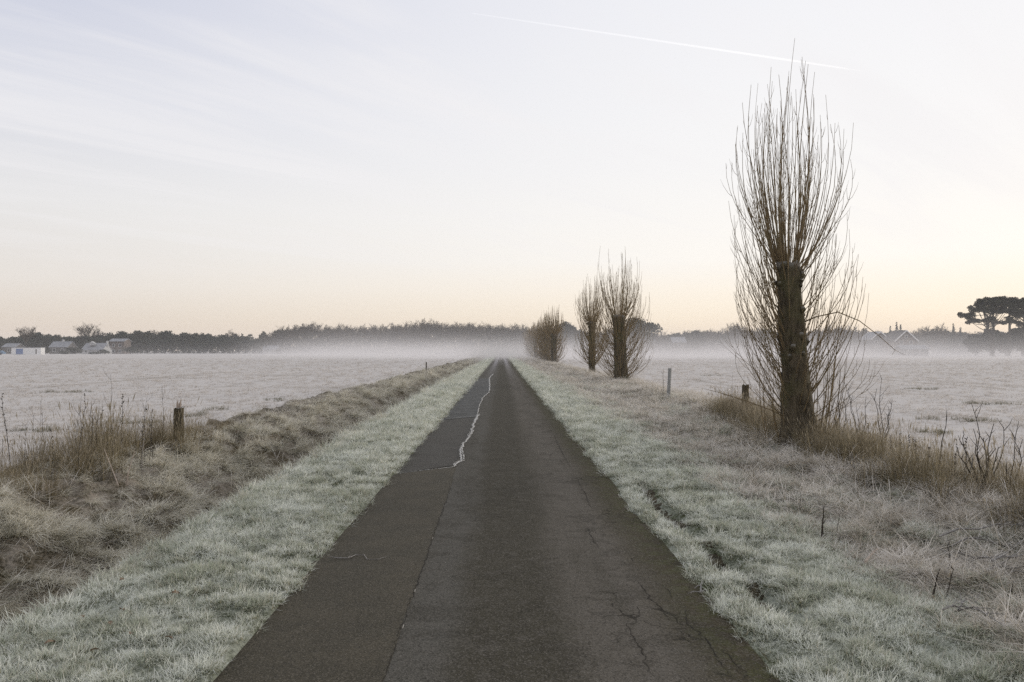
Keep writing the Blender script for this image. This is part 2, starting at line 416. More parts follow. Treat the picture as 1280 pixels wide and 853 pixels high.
M['frost'] = simple('hoar_frost', (0.50, 0.485, 0.45), 0.8, 0.3, 30, False, 0.6)

def bark_mat(name, a, b_, moss, s=1.0, fr=0.0):
    m, nt, b = new_mat(name)
    p = nd(nt, 'ShaderNodeTexCoord').outputs['Object']
    mp = nd(nt, 'ShaderNodeMapping'); lk(nt, p, mp.inputs[0]); mp.inputs['Scale'].default_value = (s, s, 0.22 * s)
    n1 = noise_n(nt, mp.outputs[0], 16, 6, 0.7, 0.5); n2 = noise_n(nt, p, 2.2, 4, 0.6)
    col = mix_c(nt, sstep(nt, n1, 0.35, 0.65), a, b_)
    col = mix_c(nt, math_n(nt, 'MULTIPLY', sstep(nt, n2, 0.45, 0.65), 0.6), col, moss)
    if fr:
        g = nd(nt, 'ShaderNodeNewGeometry'); sg = nd(nt, 'ShaderNodeSeparateXYZ'); lk(nt, g.outputs['Normal'], sg.inputs[0])
        col = mix_c(nt, math_n(nt, 'MULTIPLY', sstep(nt, sg.outputs[2], 0.2, 0.8), fr), col, (0.62, 0.6, 0.57))
    lk(nt, col, b.inputs['Base Color']); b.inputs['Roughness'].default_value = 0.9
    bump(nt, b, n1, 1.0, 0.04)
    return m
M['bark'] = bark_mat('poplar_bark', (0.038, 0.030, 0.018), (0.125, 0.100, 0.064), (0.095, 0.088, 0.040), 1.0, 0.3)
M['shoot'] = bark_mat('shoot_bark', (0.17, 0.125, 0.068), (0.30, 0.22, 0.12), (0.22, 0.18, 0.095), 2.0)
M['twig'] = bark_mat('dead_twig_bark', (0.050, 0.040, 0.030), (0.105, 0.085, 0.062), (0.075, 0.065, 0.045), 3.0, 0.35)
M['frost_twig'] = bark_mat('frosted_twig', (0.20, 0.175, 0.15), (0.36, 0.33, 0.30), (0.28, 0.26, 0.23), 4.0, 0.5)
M['post'] = bark_mat('weathered_post', (0.055, 0.045, 0.028), (0.14, 0.115, 0.072), (0.085, 0.085, 0.04), 3.0, 0.7)
M['grey_post'] = bark_mat('grey_post', (0.26, 0.26, 0.25), (0.42, 0.42, 0.40), (0.34, 0.34, 0.31), 3.0, 0.4)
M['splinter'] = simple('pale_split_wood', (0.40, 0.33, 0.27), 0.8, 0.2, 20)
M['leaf'] = simple('brown_leaf', (0.19, 0.14, 0.095), 0.8, 0.3, 30)
M['far_bark'] = simple('far_bark', (0.050, 0.046, 0.037), 0.9, 0.3, 1.0, True, 0)
M['far_twig'] = simple('far_twigs', (0.066, 0.053, 0.036), 0.9, 0.35, 0.6, False, 0)
M['far_leaf'] = simple('far_evergreen', (0.030, 0.040, 0.027), 0.9, 0.4, 0.5, False, 0)
M['far_ivy'] = simple('far_olive_growth', (0.046, 0.048, 0.027), 0.9, 0.4, 0.5, False, 0)
M['pine_leaf'] = simple('pine_needles', (0.036, 0.040, 0.024), 0.9, 0.4, 0.8, False, 0)
M['white_wall'] = simple('white_render', (0.42, 0.42, 0.42), 0.8, 0.08, 1.5)
M['grey_wall'] = simple('grey_render', (0.13, 0.125, 0.12), 0.85, 0.15, 1.5)
M['brick'] = simple('brown_brick', (0.135, 0.112, 0.098), 0.85, 0.2, 3)
M['dark_roof'] = simple('dark_tiles', (0.10, 0.092, 0.088), 0.8, 0.2, 2)
M['pale_roof'] = simple('frosted_tiles', (0.28, 0.285, 0.30), 0.8, 0.15, 1.2)
M['white_paint'] = simple('white_paint', (0.80, 0.79, 0.77), 0.6, 0.05, 2)
M['blue_paint'] = simple('blue_paint', (0.17, 0.235, 0.40), 0.6, 0.1, 2)
M['steel_blue'] = simple('steel_blue_paint', (0.12, 0.20, 0.30), 0.5, 0.1, 2)
M['glass'] = simple('dark_glass', (0.04, 0.045, 0.05), 0.15, 0.1, 2, True, 0)
M['tyre'] = simple('tyre_rubber', (0.02, 0.02, 0.02), 0.9, 0.1, 4)

# ------------------------------------------------------------------ the setting
def st(o, label): return tag(o, label, None, None, 'structure')
st(sheet('field', xl_geo(-6.6, -1600, 0.12, 1.055), M['field']), 'wide flat frosted pasture on the left, out to the misty wood')
st(sheet('ditch', np.linspace(-6.6, -2.95, 74), M['ditch']), 'shallow grassy ditch and bank between the left verge and the field')
st(sheet('verge', np.linspace(-2.95, -1.2, 46), M['verge']), 'frosted grass verge along the left edge of the lane')
st(sheet('verge', np.linspace(1.2, 2.8, 54), M['verge']), 'frosted grass verge with a dark wheel rut along the right edge of the lane')
st(sheet('rough_strip', np.linspace(2.8, 7.0, 84), M['rough']), 'strip of matted dead grass between the right verge and the field')
st(sheet('field', xl_geo(7.0, 1600, 0.12, 1.055), M['field']), 'wide flat frosted pasture on the right, behind the row of pollards')

def edge_l(y): return -1.51 + 0.06 * (vn(y * 1.4, y * 0, 71) - 0.5) + 0.07 * (vn(y * 5.1, y * 0, 72) - 0.5)
def edge_r(y): return 1.44 + 0.13 * (vn(y * 0.9, y * 0, 73) - 0.5) + 0.09 * (vn(y * 4.3, y * 0, 74) - 0.5)
def camber(x): return 0.022 - 0.018 * (x / 1.45) ** 2
yr = YL[(YL > -50) & (YL < 900)]
u = np.linspace(0, 1, 41)
X = edge_l(yr)[:, None] * (1 - u)[None, :] + edge_r(yr)[:, None] * u[None, :]
Yg = np.repeat(yr[:, None], 41, 1); Z = camber(X)
i = (np.arange(len(yr) - 1)[:, None] * 41 + np.arange(40)[None, :]).ravel()
road = link_obj('road', np_mesh('road', np.stack([X, Yg, Z], -1).reshape(-1, 3), np.stack([i, i + 1, i + 42, i + 41], -1), mat=M['road'], smooth=True))
st(road, 'straight narrow asphalt lane running to the misty horizon')

# bare dark soil in the wheel rut
M['soil'] = simple('rut_soil', (0.055, 0.045, 0.027), 0.95, 0.5, 14, False, 0.8)
ys = np.arange(4.6, 10.3, 0.05); cx = np.interp(ys, RUT_Y, RUT_X) + 0.05 * (vn(ys * 1.3, ys * 0, 5) - 0.5)
uu = np.linspace(-0.13, 0.13, 7); X = cx[:, None] + uu[None, :]; Yg = np.repeat(ys[:, None], 7, 1); Z = H(X, Yg) + 0.006 - 0.03 * np.abs(uu / 0.13)[None, :] ** 2
i = (np.arange(len(ys) - 1)[:, None] * 7 + np.arange(6)[None, :]).ravel()
link_obj('wheel_rut', np_mesh('wheel_rut', np.stack([X, Yg, Z], -1).reshape(-1, 3), np.stack([i, i + 1, i + 8, i + 7], -1), mat=M['soil'], smooth=True), [o for o in COL.objects if o.name == 'verge.001'][0])

# the frosted seam and the repair patches on the left of the lane
SEAM_Y = np.array([-10, 2.0, 4.11, 6, 8.5, 11.0, 11.5, 12.1, 13.5, 14.6, 16.3, 18.5, 20.4, 23.3, 27.9, 31.9, 37.6, 47.6, 56, 60])
SEAM_X = np.array([-0.60, -0.60, -0.607, -0.615, -0.62, -0.66, -0.70, -0.615, -0.705, -0.66, -0.605, -0.64, -0.61, -0.665, -0.67, -0.49, -0.55, -0.75, -0.60, -0.6])
def seam(y): return np.interp(y, SEAM_Y, SEAM_X) + 0.018 * (vn(y * 2.3, y * 0, 81) - 0.5)
def road_piece(name, y0, y1, mat, zo, slant=0.0):
    ys = np.arange(y0, y1 + 1e-6, 0.12 if y1 < 25 else 0.3); ys[-1] = y1
    u = np.linspace(0, 1, 9)
    a = edge_l(ys) + 0.012; b_ = seam(ys)
    X = a[:, None] * (1 - u) + b_[:, None] * u
    Yg = ys[:, None] + slant * (u[None, :] - 0.0) * np.ones_like(ys)[:, None]
    Z = camber(X) + zo
    Z[:, -1] -= zo * 0.8
    i = (np.arange(len(ys) - 1)[:, None] * 9 + np.arange(8)[None, :]).ravel()
    return link_obj(name, np_mesh(name, np.stack([X, Yg, Z], -1).reshape(-1, 3), np.stack([i, i + 1, i + 10, i + 9], -1), mat=mat), road)
tag(road_piece('road_patch', -10, 10.85, M['patch_a'], 0.006, 0.75), 'brown fine-grained repair along the near left of the lane')
tag(road_piece('road_patch', 10.92, 19.2, M['patch_b'], 0.006, 0.75), 'dark repair left of the white frosted crack')
tag(road_piece('road_patch', 19.3, 47.0, M['patch_c'], 0.006, 0.75), 'grey repair in the distance, left of the thin frosted crack')

def frost_line(ys, xs, wd, name, z=0.011, seed=1, gap=0.0):
    rr = np.random.default_rng(seed); mb = MB(); prev = None
    for k, (y, x, w_) in enumerate(zip(ys, xs, wd)):
        w2 = w_ * (0.45 + 1.0 * rr.random()); x = x + rr.normal(0, w_ * 0.28)
        cur = [(x - w2 / 2, y, camber(x) + z), (x, y + rr.normal(0, .004), camber(x) + z + 0.006), (x + w2 / 2, y, camber(x) + z)]
        if prev is not None and rr.random() > gap:
            mb.add(prev + cur, [(0, 1, 4, 3), (1, 2, 5, 4)])
        prev = cur
    return mb.build(name, M['frost'], road)
ys = np.arange(11.45, 21.0, 0.04); wd = np.interp(ys, [11.4, 12.0, 13, 17, 18.6, 20.2, 21.0], [0.02, 0.035, 0.03, 0.03, 0.04, 0.04, 0.015])
jag = 0.03 * (vn(ys * 2.6, ys * 0, 301) - 0.5) + 0.025 * (vn(ys * 7, ys * 0, 302) - 0.5)
frost_line(ys, seam(ys) + jag, wd * 0.8, 'frosted_crack', seed=2, gap=0.04)
frost_line(ys, seam(ys) + jag + 0.055 * vn(ys * 1.7, ys * 0, 303), wd * 0.6, 'frosted_crack', seed=3, gap=0.15)
frost_line(ys, seam(ys) + jag * 1.5 - 0.035 * vn(ys * 2.2, ys * 0, 304), wd * 0.4, 'frosted_crack', seed=13, gap=0.45)
ys = np.arange(21.0, 56, 0.12); frost_line(ys, seam(ys) + 0.03 * (vn(ys * 1.3, ys * 0, 305) - 0.5), np.interp(ys, [21, 26, 34, 46, 56], [0.02, 0.022, 0.04, 0.055, 0.05]), 'frosted_crack', seed=4, gap=0.12)
# cross cracks to the left edge
def cross(y0, x0, y1, x1, w0, w1, seed, gap):
    rr = np.random.default_rng(seed); mb = MB(); prev = None; n = 40
    for k in range(n + 1):
        t = k / n; x = x0 + (x1 - x0) * t; y = y0 + (y1 - y0) * t + rr.normal(0, 0.008) ; w_ = (w0 + (w1 - w0) * t) * (0.6 + 0.8 * rr.random())
        cur = [(x, y - w_ / 2, camber(x) + 0.011), (x, y + w_ / 2, camber(x) + 0.011)]
        if prev is not None and rr.random() > gap: mb.add(prev + cur, [(0, 1, 3, 2)])
        prev = cur
    mb.build('frosted_crack', M['frost'], road)
cross(11.45, -0.70, 10.93, -1.42, 0.030, 0.008, 7, 0.15)
cross(20.3, -0.61, 19.5, -1.38, 0.07, 0.02, 8, 0.15)
ys = np.arange(3.2, 11.7, 0.06)
frost_line(ys, seam(ys) + 0.006, np.full_like(ys, 0.004), 'seam_frost', z=0.006, seed=9, gap=0.93)
# long cracks on the worn right side, as open dark grooves
M['groove'] = simple('crack_groove', (0.028, 0.024, 0.018), 0.95, 0.2, 30, False, 0)
def groove(pts, wd, seed):
    rr = np.random.default_rng(seed); mb = MB(); prev = None
    P = []
    for a, b_ in zip(pts[:-1], pts[1:]):
        n = max(2, int(math.dist(a, b_) / 0.035))
        for k in range(n): P.append((a[0] + (b_[0] - a[0]) * k / n + rr.normal(0, .007), a[1] + (b_[1] - a[1]) * k / n + rr.normal(0, .007)))
    for k, (x, y) in enumerate(P):
        w_ = wd * 0.55 * (0.3 + 0.9 * rr.random()) * math.sin(math.pi * min(1, (k + 1) / (len(P) + 1)))
        cur = [(x - w_ / 2, y, camber(x) + 0.0035), (x + w_ / 2, y, camber(x) + 0.0035)]
        if prev is not None: mb.add(prev + cur, [(0, 1, 3, 2)])
        prev = cur
    mb.build('crack', M['groove'], road)
sy = np.arange(3.0, 11.3, 0.5)
groove([(float(seam(np.array([q]))[0]) + 0.004, float(q)) for q in sy], 0.014, 21)
def rp_(px, py): Y = gY(py, 0.01); return (gx(px, Y), Y)
groove([rp_(793, 724), rp_(806, 738), rp_(815, 752), rp_(828, 762), rp_(839, 780)], 0.016, 1)
groove([rp_(856, 758), rp_(858, 780), rp_(872, 790), rp_(888, 806), rp_(905, 838), rp_(925, 853)], 0.016, 2)
groove([rp_(782, 775), rp_(792, 800), rp_(806, 822), rp_(815, 850)], 0.014, 3)
groove([rp_(735, 660), rp_(741, 676), rp_(752, 690)], 0.014, 4)
groove([rp_(722, 600), rp_(733, 622), rp_(741, 640)], 0.016, 5)
groove([rp_(905, 812), rp_(915, 826), rp_(937, 846)], 0.015, 6)
groove([rp_(690, 540), rp_(702, 565), rp_(716, 590)], 0.018, 7)
groove([rp_(829, 730), rp_(837, 742), rp_(843, 752)], 0.012, 8)

# ------------------------------------------------------------------ grass
def clump_mesh(name, mat, n, rad, ln, wd, lean, curl, nseg=2, seed=0, head=0.0, flat=0.0):
    """n bent blades; ln, wd, lean, curl are (lo, hi)"""
    r = np.random.default_rng(seed); V = []; Q = []; T = []; tip = []; tone = []
    for k in range(n):
        a = r.uniform(0, 2 * math.pi); q = rad * math.sqrt(r.random())
        bx, by = q * math.cos(a), q * math.sin(a)
        az = a + r.normal(0, 0.9) if flat == 0 else r.normal(flat, 0.7)
        L = r.uniform(*ln); W = r.uniform(*wd); th = r.uniform(*lean); cu = r.uniform(*curl)
        d = np.array([math.cos(az), math.sin(az), 0]); sd = np.array([-d[1], d[0], 0])
        p = np.array([bx, by, -0.01]); b0 = len(V); tn = r.random()
        for s in range(nseg):
            t = s / nseg
            ww = W * (1 - 0.35 * t) / 2
            V += [p - sd * ww, p + sd * ww]; tip += [t, t]; tone += [tn, tn]
            ang = th + cu * (s + 0.5) / nseg
            p = p + (d * math.sin(ang) + np.array([0, 0, 1]) * math.cos(ang)) * L / nseg
            if p[2] < 0.006: p[2] = 0.006 + 0.01 * r.random()
        V.append(p); tip.append(1.0); tone.append(tn)
        for s in range(nseg - 1):
            j = b0 + 2 * s; Q.append((j, j + 1, j + 3, j + 2))
        j = b0 + 2 * (nseg - 1); T.append((j, j + 1, j + 2))
        if head and r.random() < head:
            h = L * 0.16; ww = W * 1.6; up = np.array([d[0] * 0.25, d[1] * 0.25, 1.0])
            j = len(V); V += [p - up * h * 0.5, p + sd * ww, p + up * h * 0.5, p - sd * ww]; tip += [0.9] * 4; tone += [tn] * 4
            Q.append((j, j + 1, j + 2, j + 3))
    return np_mesh(name, np.array(V), np.array(Q) if Q else None, np.array(T), mat=mat, attrs={'tip': tip, 'tone': tone})

def clump_set(name, mat, count, **kw):
    c = bpy.data.collections.new(name)
    for k in range(count):
        me = clump_mesh(name, mat, seed=100 + k * 7 + len(name), **kw)
        c.objects.link(bpy.data.objects.new('%s_%d' % (name, k), me))
    return c

def make_group():
    g = bpy.data.node_groups.new('scatter_grass', 'GeometryNodeTree')
    g.interface.new_socket('Geometry', in_out='INPUT', socket_type='NodeSocketGeometry')
    g.interface.new_socket('Clumps', in_out='INPUT', socket_type='NodeSocketCollection')
    g.interface.new_socket('Geometry', in_out='OUTPUT', socket_type='NodeSocketGeometry')
    gi = g.nodes.new('NodeGroupInput'); go = g.nodes.new('NodeGroupOutput')
    ci = g.nodes.new('GeometryNodeCollectionInfo'); ci.transform_space = 'ORIGINAL'
    ci.inputs['Separate Children'].default_value = True; ci.inputs['Reset Children'].default_value = True
    ip = g.nodes.new('GeometryNodeInstanceOnPoints'); ip.inputs['Pick Instance'].default_value = True
    def attr(nm, ty):
        n = g.nodes.new('GeometryNodeInputNamedAttribute'); n.data_type = ty; n.inputs['Name'].default_value = nm; return n.outputs['Attribute']
    er = g.nodes.new('FunctionNodeEulerToRotation')
    L = g.links.new
    L(gi.outputs['Geometry'], ip.inputs['Points']); L(gi.outputs['Clumps'], ci.inputs['Collection'])
    L(ci.outputs[0], ip.inputs['Instance']); L(attr('idx', 'INT'), ip.inputs['Instance Index'])
    L(attr('rot', 'FLOAT_VECTOR'), er.inputs[0]); L(er.outputs[0], ip.inputs['Rotation'])
    L(attr('scl', 'FLOAT_VECTOR'), ip.inputs['Scale']); L(ip.outputs[0], go.inputs[0])
    return g
GN = make_group(); GN_ID = [s.identifier for s in GN.interface.items_tree if s.name == 'Clumps'][0]

def scatter(name, x, y, coll, scl, label, tilt=0.2, rotz=None, zo=0.0, zfun=H, sz=None):
    n = len(x); z = zfun(x, y) + zo
    me = bpy.data.meshes.new(name); me.vertices.add(n)
    me.vertices.foreach_set('co', np.stack([x, y, z], -1).astype(np.float32).ravel())
    rot = np.stack([RNG.normal(0, tilt, n), RNG.normal(0, tilt, n), RNG.uniform(0, 2 * math.pi, n) if rotz is None else rotz], -1)
    s3 = np.stack([scl, scl, scl if sz is None else sz], -1)
    a = me.attributes.new('rot', 'FLOAT_VECTOR', 'POINT'); a.data.foreach_set('vector', rot.astype(np.float32).ravel())
    a = me.attributes.new('scl', 'FLOAT_VECTOR', 'POINT'); a.data.foreach_set('vector', s3.astype(np.float32).ravel())
    a = me.attributes.new('idx', 'INT', 'POINT'); a.data.foreach_set('value', RNG.integers(0, len(coll.objects), n).astype(np.int32))
    o = link_obj(name, me)
    md = o.modifiers.new('scatter', 'NODES'); md.node_group = GN; md[GN_ID] = coll
    return tag(o, label, None, None, 'stuff')

def bands(x0, x1, y0, y1, dens, step=1.18):
    """random points, dens(Y) per square metre, only where the camera could see (with a margin)"""
    X = []; Y = []; a = y0
    while a < y1:
        b = min(y1, a * step + 0.3); m = (a + b) / 2
        l = max(x0, -0.72 * b - 1.5); r = min(x1, 0.72 * b + 1.5)
        if r > l:
            n = RNG.poisson(dens(m) * (b - a) * (r - l))
            X.append(RNG.uniform(l, r, n)); Y.append(RNG.uniform(a, b, n))
        a = b
    return np.concatenate(X), np.concatenate(Y)

C_lawn = clump_set('lawn_clump', M['verge_blade'], 7, n=36, rad=0.055, ln=(0.03, 0.085), wd=(0.0024, 0.0046), lean=(0.1, 1.0), curl=(0.3, 1.7))
C_rough = clump_set('rough_clump', M['rough_blade'], 7, n=42, rad=0.08, ln=(0.07, 0.26), wd=(0.0022, 0.0048), lean=(0.3, 1.2), curl=(0.6, 1.9), nseg=3)
C_bank = clump_set('bank_clump', M['bank_blade'], 7, n=42, rad=0.08, ln=(0.10, 0.30), wd=(0.0022, 0.0048), lean=(0.2, 1.1), curl=(0.8, 2.2), nseg=3, flat=0.02)
C_tall = clump_set('tall_clump', M['tall_blade'], 7, n=30, rad=0.09, ln=(0.28, 0.62), wd=(0.002, 0.0042), lean=(0.0, 0.35), curl=(0.0, 0.7), nseg=3, head=0.25)
C_field = clump_set('field_clump', M['field_blade'], 6, n=26, rad=0.10, ln=(0.04, 0.12), wd=(0.003, 0.006), lean=(0.2, 1.1), curl=(0.2, 1.3))

# verges
def dl(Y): return 620 if Y < 6 else 620 * (6 / Y) ** 1.25
for s, label in ((-1, 'short frosted grass covering the left verge'), (1, 'short frosted grass covering the right verge')):
    x, y = bands(-3.05, -1.47, 1.2, 170, dl) if s < 0 else bands(1.40, 3.3, 1.2, 170, dl)
    k = fbm(x * 3.1, y * 3.1, 90, 3)
    e = np.where(s < 0, -edge_l(y) * 1 + x * 1, x - edge_r(y))  # distance past the asphalt edge (negative: over it)
    e = (edge_l(y) - x) if s < 0 else (x - edge_r(y))
    k2 = fbm(x * 6.5, y * 6.5, 51, 2)
    keep = (e > -0.035 + 0.05 * RNG.random(len(x))) & (RNG.random(len(x)) < np.clip(0.30 + 0.5 * k + 4.0 * (k2 - 0.42), 0.05, 1))
    if s > 0: keep &= (rut(x, y) < 0.20 + 0.25 * RNG.random(len(x))) & ((x < 2.75) | (RNG.random(len(x)) < (3.35 - x)))
    x, y = x[keep], y[keep]; k = k[keep]
    sc = (0.55 + 0.85 * k) * RNG.uniform(0.7, 1.35, len(x)) * np.clip(y / 6, 1, 6) ** 0.5
    if s < 0: sc = sc * (1 + 0.5 * np.clip((-2.6 - x) / 0.35, 0, 1))
    scatter('verge_grass', x, y, C_lawn, sc, label, 0.25)
# a finer under-layer so no bare sheet shows between the tufts
for s, x0, x1, label in ((-1, -3.0, -1.47, 'fine short under-grass of the left verge'), (1, 1.40, 6.4, 'fine short under-grass of the right verge and rough strip')):
    x, y = bands(x0, x1, 1.2, 40, lambda Y: 420 if Y < 7 else 420 * (7 / Y) ** 1.6)
    e = (edge_l(y) - x) if s < 0 else (x - edge_r(y))
    keep = (e > -0.03 + 0.06 * RNG.random(len(x))) & ((rut(x, y) < 0.2) if s > 0 else True); x, y = x[keep], y[keep]
    scatter('under_grass', x, y, C_lawn, RNG.uniform(0.35, 0.75, len(x)) * np.clip(y / 7, 1, 4) ** 0.4, label, 0.3)
# rough strip on the right
def dr(Y): return 230 if Y < 7 else 230 * (7 / Y) ** 1.4
x, y = bands(2.55, 7.3, 1.2, 170, dr)
k = fbm(x * 1.5, y * 1.5, 93, 3)
k = 0.55 * k + 0.45 * fbm(x * 3.4, y * 2.6, 41, 2)
keep = RNG.random(len(x)) < np.clip((x - 2.4) / 0.7, 0.1, 1) * np.clip(0.10 + 4.5 * (k - 0.38), 0.03, 1)
x, y, k = x[keep], y[keep], k[keep]
sc = (0.35 + 0.9 * k) * RNG.uniform(0.7, 1.3, len(x)) * np.clip(y / 7, 1, 6) ** 0.42
scatter('rough_grass', x, y, C_rough, sc, 'matted frosted dead grass between the right verge and the pollards', 0.35, sz=sc * 0.7)
x, y = bands(2.6, 5.3, 1.2, 60, lambda Y: 0.5 * dl(Y))
k = fbm(x * 1.1, y * 1.1, 94, 3); keep = k > 0.52 + 0.06 * (x - 2.6)
x, y = x[keep], y[keep]
scatter('short_grass', x, y, C_lawn, RNG.uniform(0.7, 1.5, len(x)) * np.clip(y / 6, 1, 6) ** 0.5, 'short frosted grass growing between the matted tufts on the right', 0.25)
# ditch bank on the left
x, y = bands(-7.4, -2.85, 1.2, 170, lambda Y: 1.15 * dr(Y))
k = 0.55 * fbm(x * 1.4, y * 1.1, 95, 3) + 0.45 * fbm(x * 3.4, y * 2.6, 41, 2)
keep = (RNG.random(len(x)) < np.clip(0.06 + 5.5 * (k - 0.41), 0.03, 1)) & (RNG.random(len(x)) < np.clip((x + 6.9) / 1.5, 0.0, 1))
x, y, k = x[keep], y[keep], k[keep]
sc = (0.35 + 0.95 * k) * RNG.uniform(0.7, 1.3, len(x)) * np.clip(y / 7, 1, 6) ** 0.42
sc = sc * np.where((x > -3.75) & (x < -3.05), 0.6, 1.0)
sc = sc * np.where(x < -5.0, np.clip(1.0 - 0.35 * (-5.0 - x), 0.45, 1), 1)
scatter('bank_grass', x, y, C_bank, sc, rotz=RNG.normal(-0.5, 0.75, len(x)), label= 'coarse frosted brown grass hanging down the left ditch bank', tilt=0.3, sz=sc * 0.8)
# tall dry grass: left bank crest, right ridge
x, y = bands(-7.0, -5.0, 3.0, 16.5, lambda Y: 90)
d = np.abs(x + 5.75) / 0.62
keep = (RNG.random(len(x)) < np.exp(-d ** 2 * 1.6) * np.clip((fbm(x * 1.6, y * 1.2, 96, 2) - 0.28) * 3.2, 0.05, 1)) & ((y < 15) | (RNG.random(len(x)) < 0.25))
x, y = x[keep], y[keep]
sc = RNG.uniform(0.6, 1.25, len(x)) * (0.75 + 0.5 * np.exp(-((y - 12.2) / 1.7) ** 2))
scatter('tall_grass', x, y, C_tall, sc, 'tall brown dry grass on the crest of the left bank by the old post', 0.12)
x, y = bands(4.2, 7.0, 3.0, 20.5, lambda Y: 135)
cx = np.interp(y, [3, 8, 11, 14, 18, 21], [5.3, 5.35, 5.15, 5.25, 5.45, 5.6])
d = np.abs(x - cx) / 0.5
keep = (RNG.random(len(x)) < np.exp(-d ** 2 * 1.6) * np.clip((fbm(x * 1.7, y * 1.3, 97, 2) - 0.2) * 3.2, 0.15, 1) * np.interp(y, [3, 16, 19, 20.5], [1, 0.9, 0.8, 0]))
x, y = x[keep], y[keep]
sc = RNG.uniform(0.55, 1.25, len(x))
scatter('tall_grass', x, y, C_tall, sc, 'tall brown dry grass on the ridge around the big pollard on the right', 0.14)
# long frosted stalks lying flat over the rough strip
C_lit = clump_set('litter_clump', M['rough_blade'], 5, n=9, rad=0.16, ln=(0.25, 0.55), wd=(0.0035, 0.0065), lean=(1.1, 1.5), curl=(-0.25, 0.4), nseg=3)
x, y = bands(2.75, 6.0, 3.0, 40, lambda Y: 24 if Y < 9 else 24 * 9 / Y)
keep = RNG.random(len(x)) < np.interp(x, [2.75, 3.6, 5.0, 6.0], [0.2, 0.9, 1, 0.7]); x, y = x[keep], y[keep]
scatter('stalk_litter', x, y, C_lit, RNG.uniform(0.6, 1.2, len(x)), 'frosted dead stalks lying flat over the rough strip on the right', 0.12, zo=0.07)
x, y = bands(-6.2, -3.3, 3.0, 40, lambda Y: 10 if Y < 9 else 10 * 9 / Y)
scatter('stalk_litter', x, y, C_lit, RNG.uniform(0.5, 1.1, len(x)), 'frosted dead stalks lying over the left ditch bank', 0.25, zo=0.07)
# darker unfrosted patches in the pastures
M['dark_blade'] = blade_mat('unfrosted_grass', (0.06, 0.058, 0.03), (0.15, 0.14, 0.075), (0.13, 0.12, 0.06), (0.6, 0.56, 0.50), 0.3, 1.0, 0.8, 1.0, 0.5)
C_dark = clump_set('dark_clump', M['dark_blade'], 4, n=28, rad=0.09, ln=(0.05, 0.15), wd=(0.003, 0.006), lean=(0.1, 0.9), curl=(0.2, 1.2))
dxs, dys = [], []
for (a, b_, py) in ((21, 77, 537), (240, 262, 519), (262, 286, 512), (130, 200, 528), (1152, 1187, 541), (1152, 1170, 524), (1203, 1250, 528), (1142, 1177, 488), (1210, 1275, 506), (60, 120, 490), (330, 360, 500), (880, 905, 470)):
    Yp = gY(py); n = int(6 + 0.35 * (b_ - a)); dxs += list(gx(RNG.uniform(a, b_, n), Yp)); dys += list(Yp + RNG.normal(0, 0.012 * Yp, n))
scatter('dark_grass', np.array(dxs), np.array(dys), C_dark, RNG.uniform(0.6, 1.5, len(dxs)), 'dark patches of unfrosted grass in the pastures', 0.2)
# tufts at the feet of the further pollards
FEET = [(6.2, 41.3), (6.3, 55.5), (6.6, 105), (6.6, 125), (-5.7, 62), (5.6, 26.2)]
px_, py_ = [], []
for fx, fy in FEET:
    n = 40; px_ += list(fx + RNG.normal(0, 0.42, n)); py_ += list(fy + RNG.normal(0, 0.5, n))
x, y = np.array(px_), np.array(py_)
scatter('foot_grass', x, y, C_bank, RNG.uniform(0.7, 1.6, len(x)), 'brown tufts of grass round the feet of posts and further pollards', 0.2)
# fields
def df(Y): return 46 * (10 / Y) ** 1.75
for s, label in ((-1, 'short frosted grass over the left pasture'), (1, 'short frosted grass over the right pasture')):
    x, y = bands(-90, -5.5, 6, 160, df) if s < 0 else bands(6.8, 110, 6, 160, df)
    k = fbm(x * 0.5, y * 0.5, 98, 3); keep = RNG.random(len(x)) < 0.25 + 1.1 * k
    x, y, k = x[keep], y[keep], k[keep]
    sc = RNG.uniform(0.5, 1.5, len(x)) * np.clip(y / 10, 1, 10) ** 0.4
    scatter('field_grass', x, y, C_field, sc, label, 0.2, sz=sc * 0.8)

